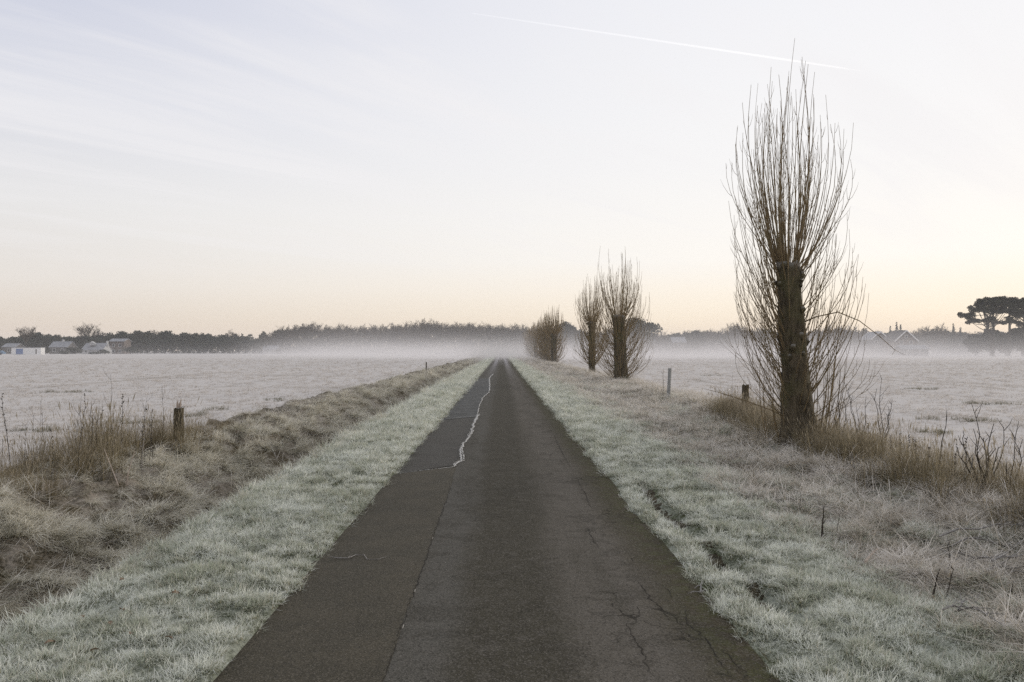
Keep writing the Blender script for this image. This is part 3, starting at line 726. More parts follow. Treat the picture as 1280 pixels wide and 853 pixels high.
# ------------------------------------------------------------------ pollard poplars
def shoot_path(rnd, base, az, reach, top, out0, n=9):
    """leaves the trunk outwards, then bends up; ends at height top, about reach out from its base"""
    bx, by, bz = base; pts = []
    ph1, ph2 = rnd.uniform(0, 6), rnd.uniform(0, 6); wob = 0.03 * (top - bz)
    for k in range(n):
        t = k / (n - 1)
        r = reach * (1 - (1 - t) ** (1.35 + out0))
        if t > 0.65: r -= reach * 0.10 * (t - 0.65) / 0.35
        z = bz + (top - bz) * (t ** 1.12)
        wx = wob * math.sin(ph1 + t * 4.2) * t; wy = wob * math.sin(ph2 + t * 3.7) * t
        pts.append((bx + math.cos(az) * r + wx, by + math.sin(az) * r + wy, z))
    return pts
def shoot_mb(rnd, pts, r0, twigs, sides=5, rt=0.0018, tw=(0.18, 0.55), mb=None):
    mb = mb or MB(); n = len(pts)
    mb.tube(pts, [r0 * (1 - 0.93 * (k / (n - 1)) ** 0.85) + rt * (k / (n - 1)) for k in range(n)], sides, cap=False)
    for j in range(twigs):
        t = rnd.uniform(0.18, 0.95) * (n - 1); k = int(t); k = min(k, n - 2); f = t - k
        p = Vector(pts[k]).lerp(Vector(pts[k + 1]), f); d = (Vector(pts[k + 1]) - Vector(pts[k])).normalized()
        a = rnd.uniform(0, 6.28); o = Vector((math.cos(a), math.sin(a), 0)); L = rnd.uniform(*tw) * (1.15 - t / n)
        q = [p, p + (d * 0.6 + o * 0.5) * L * 0.35, p + (d * 1.0 + o * 0.5) * L * 0.7 + Vector((0, 0, 0.1 * L)), p + (d * 1.0 + o * 0.42) * L + Vector((0, 0, 0.25 * L))]
        mb.tube(q, [rt * 2.1, rt * 1.7, rt * 1.3, rt * 0.6], 3, cap=False)
    return mb
def trunk_mb(rnd, h, r_base, r_top, lean, flare=1.5, ns=16, nz=22, knob=1.12):
    V = []; Fc = []
    sd = rnd.randrange(1000)
    for i in range(nz):
        t = i / (nz - 1); z = -0.25 + (h + 0.25) * t
        r = r_base + (r_top - r_base) * min(1, t * 1.15)
        r *= 1 + (flare - 1) * math.exp(-max(0, z + 0.1) / 0.22)
        if t > 0.88: r *= 1 + (knob - 1) * math.sin((t - 0.88) / 0.12 * math.pi)
        for k in range(ns):
            a = 2 * math.pi * k / ns
            q = 1 + 0.20 * (float(vn(np.array(a * 2.0), np.array(z * 1.6), sd)) - 0.5) + 0.10 * math.sin(3 * a + sd) * math.exp(-z / 0.6) + 0.14 * (float(vn(np.array(k * 1.7), np.array(z * 5), sd + 3)) - 0.5)
            zz = z + (0.10 * (float(vn(np.array(k * 0.9), np.array(1.0), sd + 5)) - 0.5) if i == nz - 1 else 0)
            V.append((lean[0] * max(z, 0) + math.cos(a) * r * q, lean[1] * max(z, 0) + math.sin(a) * r * q, zz))
    for i in range(nz - 1):
        for k in range(ns):
            k2 = (k + 1) % ns; Fc.append((i * ns + k, i * ns + k2, (i + 1) * ns + k2, (i + 1) * ns + k))
    c = len(V); V.append((lean[0] * h, lean[1] * h, h - 0.07))
    for k in range(ns): Fc.append(((nz - 1) * ns + k, (nz - 1) * ns + (k + 1) % ns, c))
    mb = MB(); mb.add(V, Fc); return mb

def pollard(loc, h, top, r_base, r_top, lean, head_n, side_n, reach_h, reach_s, seed, label, group, split, twigs=4, thick=1.0, low=0.35, extra=(), sp=1.0):
    rnd = random.Random(seed)
    root = empty('pollard_tree', loc, label, 'tree', group)
    tk = trunk_mb(rnd, h, r_base, r_top, lean)
    # burrs where shoots break from the bark
    for j in range(26):
        z = rnd.uniform(0.35 * h, h * 0.98); a = rnd.uniform(0, 6.28); r = r_top * rnd.uniform(0.95, 1.15); s = rnd.uniform(0.03, 0.075)
        c = Vector((lean[0] * z + math.cos(a) * r, lean[1] * z + math.sin(a) * r, z))
        tk.tube([c - Vector((0, 0, s)), c, c + Vector((0, 0, s))], [s * 0.4, s, s * 0.5], 6, jit=0.3, rnd=rnd)
    tk.build('trunk', M['bark'], root, smooth=True)
    shoots = []
    for j in range(head_n):
        a = rnd.uniform(0, 6.28); zz = h - abs(rnd.gauss(0, 0.13)); rr = r_top * rnd.uniform(0.6, 1.0)
        q = rnd.random()
        inner = q ** 0.75
        hi = h + (top - h) * (1.0 - 0.42 * inner ** 1.5) * rnd.uniform(0.72, 1.0)
        if j < 5: hi = h + (top - h) * (0.93 + 0.018 * j); inner = 0.1 + 0.07 * j
        base = (lean[0] * zz + math.cos(a) * rr, lean[1] * zz + math.sin(a) * rr, zz)
        p = shoot_path(rnd, base, a, reach_h * inner, hi, rnd.uniform(0.0, 0.7))
        shoots.append((p, thick * (0.004 + 0.0034 * (hi - zz)) * rnd.uniform(0.4, 1.15), twigs + rnd.randrange(3)))
    for j in range(side_n):
        a = rnd.uniform(0, 6.28)
        while math.sin(a) < -0.6 and rnd.random() < 0.75: a = rnd.uniform(0, 6.28)
        zz = low + (h - 0.15 - low) * rnd.random() ** sp; rr = (r_base + (r_top - r_base) * zz / h) * 0.9
        L = rnd.uniform(0.7, 2.0) + 1.7 * rnd.random() ** 1.6 * (zz / h); 
        base = (lean[0] * zz + math.cos(a) * rr, lean[1] * zz + math.sin(a) * rr, zz)
        rs = reach_s * rnd.uniform(0.35, 1.0) * (1.08 - 0.3 * zz / h)
        p = shoot_path(rnd, base, a + rnd.uniform(-0.25, 0.25), rs, zz + L * (0.75 + 0.4 * rs), rnd.uniform(0.0, 0.5), 8)
        shoots.append((p, thick * (0.004 + 0.0034 * L) * rnd.uniform(0.6, 1.1), max(1, twigs - 1 + rnd.randrange(3))))
    if split:
        for j in range(26):
            a = rnd.gauss(0.1, 0.7) if j < 19 else rnd.gauss(3.1, 0.5); q = rnd.uniform(0.9, 2.2) * r_base; L = rnd.uniform(0.9, 2.3)
            p = shoot_path(rnd, (math.cos(a) * q, math.sin(a) * q, 0.05), a, rnd.uniform(0.05, 0.45), L, rnd.uniform(0, .4), 8)
            shoots.append((p, 0.004 + 0.0034 * L, 3))
        for p, r0, n in shoots: shoot_mb(rnd, p, r0, n).build('shoot', M['shoot'], root)
        for p, r0 in extra: shoot_mb(rnd, p, r0, 3).build('branch', M['shoot'], root)
    else:
        mb = MB()
        for p, r0, n in shoots: shoot_mb(rnd, p, r0, n, 4, rt=0.0022 * thick, mb=mb)
        mb.build('crown', M['shoot'], root)
    return root

# the big one by the lane
T1 = (5.06, 13.5, Hs(5.06, 13.5) - 0.02)
def rel(px, py, Y): return (gx(px, Y) - T1[0], Y - T1[1], gz(py, Y) - T1[2])
arch = [rel(1008, 402, 13.5), rel(1022, 396, 13.3), rel(1050, 390, 13.1), rel(1077, 401, 12.9), rel(1103, 421, 12.8), rel(1122, 438, 12.8), rel(1118, 444, 12.8)]
lowb = [rel(984, 522, 13.5), rel(965, 513, 13.3), rel(929, 500, 13.1), rel(903, 492, 13.0), rel(880, 486, 13.0)]
pollard(T1, 3.05, 6.66, 0.265, 0.20, (-0.058, 0.0), 84, 170, 0.92, 1.06, 3, 'tall bare pollard with thick trunk standing nearest on the right of the lane', None, True, 4, 0.95, 0.3, extra=((arch, 0.014), (lowb, 0.012)))
G = 'bare pollards lined along the right of the lane'
pollard((6.2, 41.3, Hs(6.2, 41.3)), 3.45, 6.95, 0.36, 0.30, (-0.03, 0), 64, 250, 0.95, 1.5, 5, 'stout bare pollard, the second tree from the front in the row, beside the slimmer one', G, False, 4, 1.35, 0.05, sp=1.5)
pollard((6.3, 55.5, Hs(6.3, 55.5)), 3.7, 7.0, 0.22, 0.24, (0.0, 0), 60, 200, 1.05, 1.3, 6, 'slim bare pollard behind the stout one, its pale trunk foot free of shoots', G, False, 3, 1.6, 0.6, sp=1.3)
pollard((6.9, 105, Hs(6.9, 105)), 3.9, 7.8, 0.38, 0.36, (0.0, 0), 60, 220, 1.3, 1.7, 8, 'bushy bare pollard at the clear front of the small far clump', G, False, 3, 2.6, 0.1, sp=1.4)
pollard((6.6, 116, Hs(6.6, 116)), 3.9, 7.4, 0.38, 0.36, (0.0, 0), 60, 220, 1.4, 1.7, 9, 'bare pollard close behind the front one of the small far clump', G, False, 3, 2.8, 0.1, sp=1.4)
pollard((6.6, 128, Hs(6.6, 128)), 3.9, 7.2, 0.38, 0.36, (0.0, 0), 60, 220, 1.4, 1.7, 10, 'half misted bare pollard at the left of the small far clump', G, False, 3, 3.0, 0.1, sp=1.4)
for k, yy in enumerate((152, 172, 196)):
    pollard((6.5, yy, Hs(6.5, yy)), 3.9, 7.2, 0.38, 0.36, (0.0, 0), 60, 80, 1.4, 1.5, 20 + k, 'faint bare pollard almost lost in the mist beyond the small clump', G, False, 2, 3.4, 0.1, sp=1.4)

# ------------------------------------------------------------------ posts
def post(px, Y, h, r, mat, label, lean=(0, 0), X=None, jag=0.02, name='fence_post', cap=None, splint=False):
    X = gx(px, Y) if X is None else X
    root = empty(name, (X, Y, Hs(X, Y)), label, 'fence post')
    rnd = random.Random(int(px)); mb = MB(); n = 10; V = []; Fc = []; nz = 7
    for i in range(nz):
        t = i / (nz - 1); z = -0.2 + (h + 0.2) * t
        for k in range(n):
            a = 2 * math.pi * k / n; q = r * (1 + rnd.uniform(-0.07, 0.07)) * (1.05 - 0.1 * t)
            V.append((lean[0] * z + math.cos(a) * q, lean[1] * z + math.sin(a) * q, z + (rnd.uniform(-jag, jag) if i == nz - 1 else 0)))
    for i in range(nz - 1):
        for k in range(n):
            k2 = (k + 1) % n; Fc.append((i * n + k, i * n + k2, (i + 1) * n + k2, (i + 1) * n + k))
    Fc.append(tuple((nz - 1) * n + k for k in range(n)))
    mb.add(V, Fc); mb.build('shaft', mat, root)
    if splint:
        s = MB()
        for (dx_, hh, w_) in ((-0.028, 0.14, 0.02), (0.022, 0.16, 0.016), (0.0, 0.09, 0.02)):
            s.tube([(lean[0] * h + dx_, 0, h - 0.03), (lean[0] * h + dx_ + 0.006, 0, h + hh * 0.6), (lean[0] * h + dx_ + 0.018, 0, h + hh)], [w_, w_ * 0.8, 0.003], 5, jit=0.2, rnd=rnd)
        s.build('splintered_top', M['splinter'], root)
    return root
post(226, 13.4, 0.74, 0.085, M['post'], 'short thick old wooden post with splintered top in the left bank grass', (0.0, 0), splint=True)
post(533, 62, 0.80, 0.045, M['twig'], 'thin dark post standing alone further along the left bank')
post(836, 26.2, 0.95, 0.06, M['grey_post'], 'slim pale grey leaning post beyond the big pollard', (0.05, 0))
post(933, 18.2, 0.74, 0.085, M['post'], 'squat wooden post in brown grass just left of the big pollard', (0.0, 0))

# ------------------------------------------------------------------ dead weeds and saplings
def stem_path(rnd, p0, p1, n=6, wob=0.02):
    p0, p1 = Vector(p0), Vector(p1); L = (p1 - p0).length
    return [p0.lerp(p1, k / (n - 1)) + Vector((rnd.uniform(-1, 1), rnd.uniform(-1, 1), 0)) * wob * L * (0.3 + k / n) * (0 < k) for k in range(n)]
def weed(px, Y, top_py, label, lean=0.05, kind='spike', group=None, seed=0, r0=0.006, mat=None, X=None, name='dead_weed', cat='weed'):
    X = gx(px, Y) if X is None else X; z0 = Hs(X, Y); h = gz(top_py, Y) - z0
    rnd = random.Random(seed); root = empty(name, (X, Y, z0), label, cat, group)
    mat = mat or M['twig']; mb = MB()
    p = stem_path(rnd, (0, 0, -0.05), (lean * h, rnd.uniform(-.05, .05) * h, h)); mb.tube(p, [r0 * (1 - 0.75 * k / 5) for k in range(6)], 5)
    mb.build('stem', mat, root)
    tw = MB()
    if kind == 'spike':
        for j in range(int(14 + h * 8)):
            t = rnd.uniform(0.45, 1.0) * 5; k = min(4, int(t)); q = p[k].lerp(p[k + 1], t - k); s = rnd.uniform(0.004, 0.009)
            a = rnd.uniform(0, 6.28); d = Vector((math.cos(a), math.sin(a), 0.4)) * s * 1.6
            tw.tube([q, q + d, q + d * 1.6 + Vector((0, 0, s))], [s * 0.5, s, s * 0.3], 4)
        tw.build('seed_head', mat, root)
    else:
        for j in range({'branchy': 9, 'sparse': 4, 'bare': 1}[kind]):
            t = rnd.uniform(0.35, 0.97) * 5; k = min(4, int(t)); q = p[k].lerp(p[k + 1], t - k); a = rnd.uniform(0, 6.28)
            L = h * rnd.uniform(0.10, 0.26); d = Vector((math.cos(a) * 0.5, math.sin(a) * 0.5, 0.85)) * L
            tw.tube([q, q + d * 0.5 + Vector((math.cos(a), math.sin(a), 0)) * L * 0.12, q + d], [r0 * 0.5, r0 * 0.38, r0 * 0.15], 4)
        tw.build('side_twigs', mat, root)
    return root
weed(22, 10.6, 492, 'tall beaded dead weed stalk near the left edge of the picture', -0.12, 'spike', None, 1, 0.007)
weed(141, 12.4, 468, 'tallest thin dead weed stalk in the left bank grass', 0.0, 'sparse', None, 2, 0.005)
weed(156, 12.2, 492, 'dead weed stalk with a dense brown head beside the tallest stalk', 0.02, 'spike', None, 3, 0.007)
weed(206, 12.8, 482, 'slender dead weed stalk just left of the old wooden post', 0.02, 'sparse', None, 4, 0.004)
weed(239, 13.2, 527, 'short forked twig leaning right beside the old wooden post', 0.35, 'sparse', None, 5, 0.006)
gw = 'dead weed stalks in the left bank grass'
rw = random.Random(77)
for k, (px, tp) in enumerate(((5, 535), (10, 548), (36, 530), (52, 505), (57, 500), (62, 515), (72, 535), (98, 510), (101, 495), (106, 490), (113, 500), (118, 515), (124, 520), (131, 505), (150, 525), (163, 535), (178, 505), (184, 495), (190, 512), (196, 520))):
    Y = rw.uniform(10.3, 13.0)
    weed(px, Y, tp, 'thin dry weed stalk among the brown grass of the left bank', rw.uniform(-0.1, 0.1), rw.choice(('spike', 'sparse', 'sparse')), gw, 300 + k, rw.uniform(0.0035, 0.006))
# pale bent grass canes at the foot of the bank
def cane(pts, r, label, mat, name='fallen_cane', cat='cane', group=None, twigs=0, seed=0):
    """pts: world points (x, y, height above ground)"""
    P = [Vector((x, y, Hs(x, y) + h)) for x, y, h in pts]; o = P[0].copy()
    rnd = random.Random(seed); mb = MB(); Q = [p - o for p in P]
    mb.tube(Q, [r * (1 - 0.6 * k / (len(Q) - 1)) for k in range(len(Q))], 5)
    for j in range(twigs):
        k = rnd.randrange(len(Q) - 1); q = Q[k].lerp(Q[k + 1], rnd.random()); a = rnd.uniform(-0.8, 0.8); d = (Q[k + 1] - Q[k]).normalized()
        d = Vector((d.x * math.cos(a) - d.y * math.sin(a), d.x * math.sin(a) + d.y * math.cos(a), 0.25)) * rnd.uniform(0.06, 0.2)
        mb.tube([q, q + d * 0.5, q + d], [r * 0.5, r * 0.4, r * 0.2], 4)
    return tag(mb.build(name, mat, None, tuple(o)), label, cat, group)
def gp(px, py, h=0.02, z=0.0):
    Y = gY(py, z); return (gx(px, Y), Y, h)
def vp(px, py, Y):
    X = gx(px, Y); return (X, Y, gz(py, Y) - Hs(X, Y))
cane([vp(162, 606, 10.2), vp(164, 590, 10.2), vp(172, 563, 10.3)], 0.009, 'pale bent cane standing in front of the left bank grass', M['splinter'], seed=1)
cane([vp(181, 596, 10.5), vp(181, 570, 10.5), vp(185, 535, 10.6)], 0.006, 'pale upright cane right of the bent one in the left bank grass', M['frost_twig'], seed=2)
cane([vp(152, 606, 10.0), vp(146, 590, 10.1), vp(134, 560, 10.3)], 0.008, 'pale cane leaning left in front of the left bank grass', M['splinter'], seed=3)
cane([vp(0, 626, 9.2), vp(8, 625, 9.2), vp(16, 621, 9.2)], 0.009, 'pale stick poking out of the grass at the left picture edge', M['frost_twig'], seed=4)
# right side
weed(1172, 9.6, 513, 'single tall dark stalk leaning right above the ridge grass', 0.16, 'bare', None, 11, 0.011, name='bare_stalk', cat='stalk')
def sapling(px, Y, base_py, stems, label, r0=0.012, seed=0):
    X = gx(px, Y); z0 = Hs(X, Y); rnd = random.Random(seed)
    root = empty('bare_sapling', (X, Y, z0), label, 'sapling')
    for (tx, ty, dY) in stems:
        tip = Vector((gx(tx, Y + dY) - X, dY, gz(ty, Y + dY) - z0)); p = stem_path(rnd, (rnd.uniform(-.04, .04), rnd.uniform(-.04, .04), -0.05), tip, 7, 0.035)
        mb = MB(); r = r0 * rnd.uniform(0.7, 1.15); mb.tube(p, [r * (1 - 0.72 * k / 6) for k in range(7)], 6)
        for j in range(5):
            k = rnd.randrange(2, 6); q = p[k].lerp(p[k + 1], rnd.random()); a = rnd.uniform(0, 6.28); L = tip.length * rnd.uniform(0.08, 0.28)
            d = Vector((math.cos(a) * 0.55, math.sin(a) * 0.55, 0.8)) * L
            mb.tube([q, q + d * 0.5 + Vector((rnd.uniform(-.02, .02), 0, 0)), q + d], [r * 0.42, r * 0.32, r * 0.12], 4)
        mb.build('stem', M['twig'], root)
    return root
sapling(1236, 8.9, 622, ((1222, 505, 0.1), (1219, 537, -0.1), (1236, 548, 0.2), (1253, 560, 0), (1206, 548, 0.2), (1263, 535, 0.3), (1196, 560, -0.2), (1244, 530, .2)), 'many stemmed bare bush at the right in the ridge grass', 0.013, 31)
sapling(1268, 8.6, 620, ((1274, 527, 0), (1285, 550, 0.1), (1262, 575, -0.1)), 'bare sapling at the right picture edge beside the many stemmed bush', 0.012, 32)
sapling(1105, 12.4, 560, ((1102, 472, 0), (1113, 512, 0.1), (1097, 486, 0.1), (1117, 500, 0)), 'forked thin sapling standing alone right of the big pollard', 0.010, 33)
sapling(1078, 12.8, 552, ((1066, 500, 0.1), (1085, 495, 0), (1074, 505, 0.1), (1062, 488, 0.2)), 'crooked bare sapling between the big pollard and the lone forked one', 0.010, 34)
sapling(1052, 12.9, 555, ((1050, 470, 0.1), (1043, 500, 0), (1058, 480, 0.1)), 'slender upright sapling close against the right of the big pollard', 0.008, 35)
weed(916, 17.6, 465, 'thin straight stalk by the squat wooden post', 0.0, 'bare', None, 41, 0.005, name='bare_stalk', cat='stalk')
weed(931, 17.9, 462, 'thin straight stalk rising behind the squat wooden post', 0.02, 'bare', None, 42, 0.005, name='bare_stalk', cat='stalk')
weed(829, 26.0, 460, 'thin pale stalk beside the leaning grey post', 0.0, 'bare', None, 43, 0.010, name='bare_stalk', cat='stalk')
for k, (px, Y, tp) in enumerate(((1135, 10.8, 545), (1142, 10.5, 550), (1128, 11.2, 540), (1150, 10.2, 550), (1163, 9.9, 560), (1195, 9.4, 550), (1208, 9.2, 545), (1092, 12.0, 530), (1120, 11.5, 545))):
    weed(px, Y, tp, 'thin dry weed stalk among the brown grass of the right ridge', rw.uniform(-.12, .12), 'spike', 'dead weed stalks on the right ridge', 400 + k, 0.005)
# spiky stub in its own tuft
weed(1028, gY(672), 634, 'short dark spike sticking out of a brown tuft on the rough grass', 0.05, 'bare', None, 51, 0.014, name='cut_stem', cat='stem')
weed(1046, gY(668), 640, 'thin twig beside the dark spike in its brown tuft', 0.2, 'sparse', None, 52, 0.005, name='cut_stem', cat='stem')
weed(1165, gY(742), 712, 'short brown stub in rough grass at the right, left of its twin', 0.3, 'bare', None, 53, 0.010, name='cut_stem', cat='stem')
weed(1183, gY(738), 712, 'short brown stub in rough grass at the right, right of its twin', 0.3, 'bare', None, 54, 0.008, name='cut_stem', cat='stem')
weed(1259, gY(762), 728, 'crooked dark twig standing near the right picture edge', 0.25, 'sparse', None, 55, 0.007, name='cut_stem', cat='stem')
weed(1190, gY(700), 675, 'small upright twig in front of the frosted canes', 0.0, 'sparse', None, 56, 0.006, name='cut_stem', cat='stem')
weed(975, gY(650), 610, 'thin pale weed in the frosted grass nearest the verge', -0.1, 'sparse', None, 57, 0.0035, M['frost_twig'], name='cut_stem', cat='stem')
weed(1000, gY(640), 615, 'small forked brown weed in the frosted rough grass', 0.1, 'sparse', None, 58, 0.004, name='cut_stem', cat='stem')
cane([gp(1083, 712, 0.05), gp(1090, 702, 0.09), gp(1099, 695, 0.12)], 0.012, 'short pale stick lying on the rough grass', M['splinter'], 'fallen_stick', 'stick')
rc = random.Random(9)
for k, (x0, y0, x1, y1) in enumerate(((1176, 676, 1300, 672), (1190, 684, 1300, 683), (1200, 700, 1310, 701), (1178, 690, 1290, 725), (1228, 704, 1310, 722), (1225, 722, 1300, 700), (1205, 694, 1262, 730), (1240, 716, 1310, 708))):
    n = 6; pts = []
    for j in range(n):
        t = j / (n - 1); q = gp(x0 + (x1 - x0) * t, y0 + (y1 - y0) * t, 0.10 + 0.05 * math.sin(t * 3 + k)); pts.append((q[0], q[1] + rc.uniform(-.03, .03), q[2]))
    cane(pts, rc.uniform(0.006, 0.010), 'long frosted cane lying in the heap at the right picture edge', M['frost_twig'], 'fallen_cane', 'cane', 'frosted canes heaped at the right', 4, k)
for k, (x0, y0, x1, y1) in enumerate(((1185, 770, 1240, 790), (1180, 785, 1215, 775), (1195, 778, 1255, 812), (1200, 768, 1225, 758))):
    q0, q1 = gp(x0, y0, .07), gp(x1, y1, .07); mid = ((q0[0] + q1[0]) / 2, (q0[1] + q1[1]) / 2 + .03, .11)
    cane([q0, mid, q1], 0.006, 'frosted dead stalk lying flat near the bottom right corner', M['frost_twig'], 'fallen_cane', 'cane', 'flattened stalks at the bottom right', 2, 50 + k)
# twigs on the asphalt
def road_twig(pxs, r, label, seed):
    P = []
    for px, py in pxs:
        Y = gY(py, 0.02); X = gx(px, Y); P.append(Vector((X, Y, float(camber(X)) + 0.010 + r)))
    o = P[0].copy(); mb = MB(); mb.tube([p - o for p in P], [r * (1 - 0.5 * k / (len(P) - 1)) for k in range(len(P))], 5)
    rnd = random.Random(seed)
    for j in range(3):
        k = rnd.randrange(len(P) - 1); q = P[k] - o; d = Vector((rnd.uniform(-.12, .12), rnd.uniform(-.10, .10), 0.0))
        mb.tube([q, q + d * .5 + Vector((0, 0, .01)), q + d], [r * .6, r * .5, r * .25], 4)
    return tag(mb.build('fallen_twig', M['frost_twig'], None, tuple(o)), label, 'twig')
road_twig([(420, 696), (436, 697), (446, 693), (456, 693), (460, 699), (474, 699), (484, 696)], 0.0045, 'thin frosted twig lying on the asphalt at the left of the lane', 1)
road_twig([(876, 741), (876, 733), (879, 722)], 0.008, 'short white twig at the right edge of the asphalt', 2)
# dead leaves on the verge
def leaf_mesh():
    mb = MB(); V = []; 
    for k in range(7):
        t = k / 6; wv = 0.022 * math.sin(math.pi * min(1, t * 0.97 + 0.03)) * (1.3 if k % 2 else 0.85); zc = 0.012 * math.sin(3 * t)
        V += [(-wv, 0.075 * t, 0.008 + zc), (0, 0.075 * t, zc), (wv, 0.075 * t, 0.010 + zc)]
    Fc = []
    for k in range(6):
        a = 3 * k; Fc += [(a, a + 1, a + 4, a + 3), (a + 1, a + 2, a + 5, a + 4)]
    mb.add(V, Fc); return mb.mesh('fallen_leaf', M['leaf'])
LM = leaf_mesh()
for k, (px, py) in enumerate(((107, 783), (155, 774), (142, 790), (166, 806), (220, 813), (280, 687), (228, 756), (76, 812), (118, 828), (160, 735), (1010, 676), (1000, 720))):
    x, y, _ = gp(px, py); o = link_obj('fallen_leaf', LM, None, (x, y, Hs(x, y) + 0.045))
    o.rotation_euler = (rc.uniform(-.5, .5), rc.uniform(-.5, .5), rc.uniform(0, 6.28)); o.scale = [rc.uniform(0.5, 0.8)] * 3
    tag(o, 'small curled brown leaf lying in the frosted grass of a verge', 'leaf', 'fallen leaves on the verges')

# ------------------------------------------------------------------ far trees
def bare_tree_meshes(seed, h=15.0, spread=5.0, dens=1.0, tw=0.07):
    rnd = random.Random(seed); tk = MB(); cr_ = MB()
    fork = h * rnd.uniform(0.22, 0.34)
    p = [(0, 0, -0.5), (rnd.uniform(-.2, .2), 0, fork * 0.5), (rnd.uniform(-.3, .3), rnd.uniform(-.3, .3), fork), (rnd.uniform(-.6, .6), rnd.uniform(-.6, .6), h * 0.62)]
    tk.tube(p, [0.42, 0.36, 0.30, 0.14], 7)
    def limb(b, d, L, r, lev):
        n = 4; q = [Vector(b)]; d = Vector(d).normalized()
        for k in range(n):
            d = (d + Vector((rnd.uniform(-.22, .22), rnd.uniform(-.22, .22), 0.10))).normalized(); q.append(q[-1] + d * L / n)
        cr_.tube(q, [max(0.03, r * (1 - 0.7 * k / n)) for k in range(n + 1)], 4 if lev < 2 else 3, cap=False)
        if lev >= 3: return
        for k in range(int({0: 6, 1: 6, 2: 5}[lev] * dens)):
            t = rnd.uniform(0.3, 1.0) * n; i = min(n - 1, int(t)); b2 = q[i].lerp(q[i + 1], t - i)
            a = rnd.uniform(0, 6.28); o = Vector((math.cos(a), math.sin(a), rnd.uniform(-.1, .7)))
            limb(b2, d * 0.55 + o * 0.75, L * rnd.uniform(0.42, 0.62), max(0.03, r * 0.45), lev + 1)
    for k in range(7):
        a = k * 6.28 / 7 + rnd.uniform(-.4, .4); z = rnd.uniform(fork * 0.9, h * 0.55)
        limb((0, 0, z), (math.cos(a) * spread / 6, math.sin(a) * spread / 6, rnd.uniform(0.6, 1.3)), (h - z) * rnd.uniform(0.55, 0.75), 0.16, 0)
    return tk.mesh('trunk', M['far_bark']), cr_.mesh('crown', M['far_twig'])

def leafy_meshes(seed, lobes, n=2600, size=0.42, mat=None, h_trunk=3.0, tr=0.3):
    """lobes: (x,y,z,rx,ry,rz). Small faces spread through the lobes, thinner towards their rims"""
    r = np.random.default_rng(seed); V = []; vol = np.array([l[3] * l[4] * l[5] for l in lobes]) ** 0.67; vol = vol / vol.sum()
    for l, fr in zip(lobes, vol):
        m = int(n * fr); d = r.normal(size=(m, 3)); d /= np.linalg.norm(d, axis=1)[:, None]
        q = d * (r.random(m) ** 0.42)[:, None] * (0.78 + 0.35 * r.random(m))[:, None]
        c = q * np.array(l[3:6]) + np.array(l[:3])
        a = r.normal(size=(m, 3)); a /= np.linalg.norm(a, axis=1)[:, None]; b = np.cross(a, r.normal(size=(m, 3))); b /= np.linalg.norm(b, axis=1)[:, None]
        s = size * r.uniform(0.5, 1.3, m)[:, None]
        V.append(np.stack([c - a * s, c + b * s * 0.8, c + a * s, c - b * s * 0.6], 1))
    V = np.concatenate(V); Q = np.arange(len(V) * 4).reshape(-1, 4)
    me = np_mesh('crown', V.reshape(-1, 3), Q, mat=mat)
    tk = MB(); top = max(l[2] for l in lobes)
    tk.tube([(0, 0, -0.5), (0.1, 0, h_trunk), (0, 0.1, top)], [tr, tr * 0.8, tr * 0.3], 7)
    for l in lobes[:6]: tk.tube([(0, 0, h_trunk), ((l[0]) * 0.6, l[1] * 0.6, (h_trunk + l[2]) * 0.55), (l[0], l[1], l[2])], [tr * 0.5, tr * 0.35, tr * 0.12], 5)
    return tk.mesh('trunk', M['far_bark']), me

def tree(meshes, x, y, label, group, s=1.0, sz=1.0, rz=0.0, name='bare_tree'):
    root = empty(name, (x, y, 0.0), label, 'tree', group, rz); root.scale = (s, s, s * sz)
    link_obj('trunk', meshes[0], root); link_obj('crown', meshes[1], root)
    return root
BARE = [bare_tree_meshes(500 + k, 15, 5.2 + k % 3) for k in range(6)]
def round_lobes(seed, h, w_):
    rr = np.random.default_rng(seed); L = []
    for k in range(9):
        a = rr.uniform(0, 6.28); q = w_ * rr.uniform(0.1, 0.62)
        L.append((q * math.cos(a), q * math.sin(a), h * rr.uniform(0.40, 0.80), w_ * rr.uniform(0.34, 0.5), w_ * rr.uniform(0.34, 0.5), h * rr.uniform(0.14, 0.22)))
    L.append((0, 0, h * 0.42, w_ * 0.62, w_ * 0.62, h * 0.36)); return L
LEAFY = [leafy_meshes(600 + k, round_lobes(600 + k, 12, 5.0), 2600, 0.40, M['far_leaf'] if k % 3 else M['far_ivy'], 2.0) for k in range(5)]
def height_for(py, Y): return gz(py, Y)
rt_ = random.Random(5)
def top_at(px, prof): return float(np.interp(px, [a for a, _ in prof], [b for _, b in prof]))
# left wood: low dense dark trees
PL = [(-60, 420), (0, 423), (20, 420), (45, 416), (70, 418), (90, 419), (110, 419), (140, 415), (180, 414), (230, 415), (300, 419), (330, 421), (350, 420)]
k = 0; px = -70.0
while px < 352:
    for row in range(2):
        Y = 430 + 22 * row + rt_.uniform(-9, 9); q = px + rt_.uniform(-3, 3); hh = height_for(top_at(q, PL) + rt_.uniform(-1.2, 2.6), Y)
        tree(LEAFY[k % 5], gx(q, Y), Y, 'small dense dark tree in the low wood behind the left houses', 'dense trees of the low left wood', hh / 11.6, 1.0, rt_.uniform(0, 6.28), 'dense_tree'); k += 1
    px += rt_.uniform(8.5, 12)
tree(BARE[0], gx(37, 400), 400, 'broad bare tree above the white cabin at the far left', None, height_for(408, 400) / 15.5, 1, 0.3)
tree(BARE[3], gx(112, 425), 425, 'bare tree rising above the low wood over the pale roofed house', None, height_for(405, 425) / 15.5, 1, 1.3)
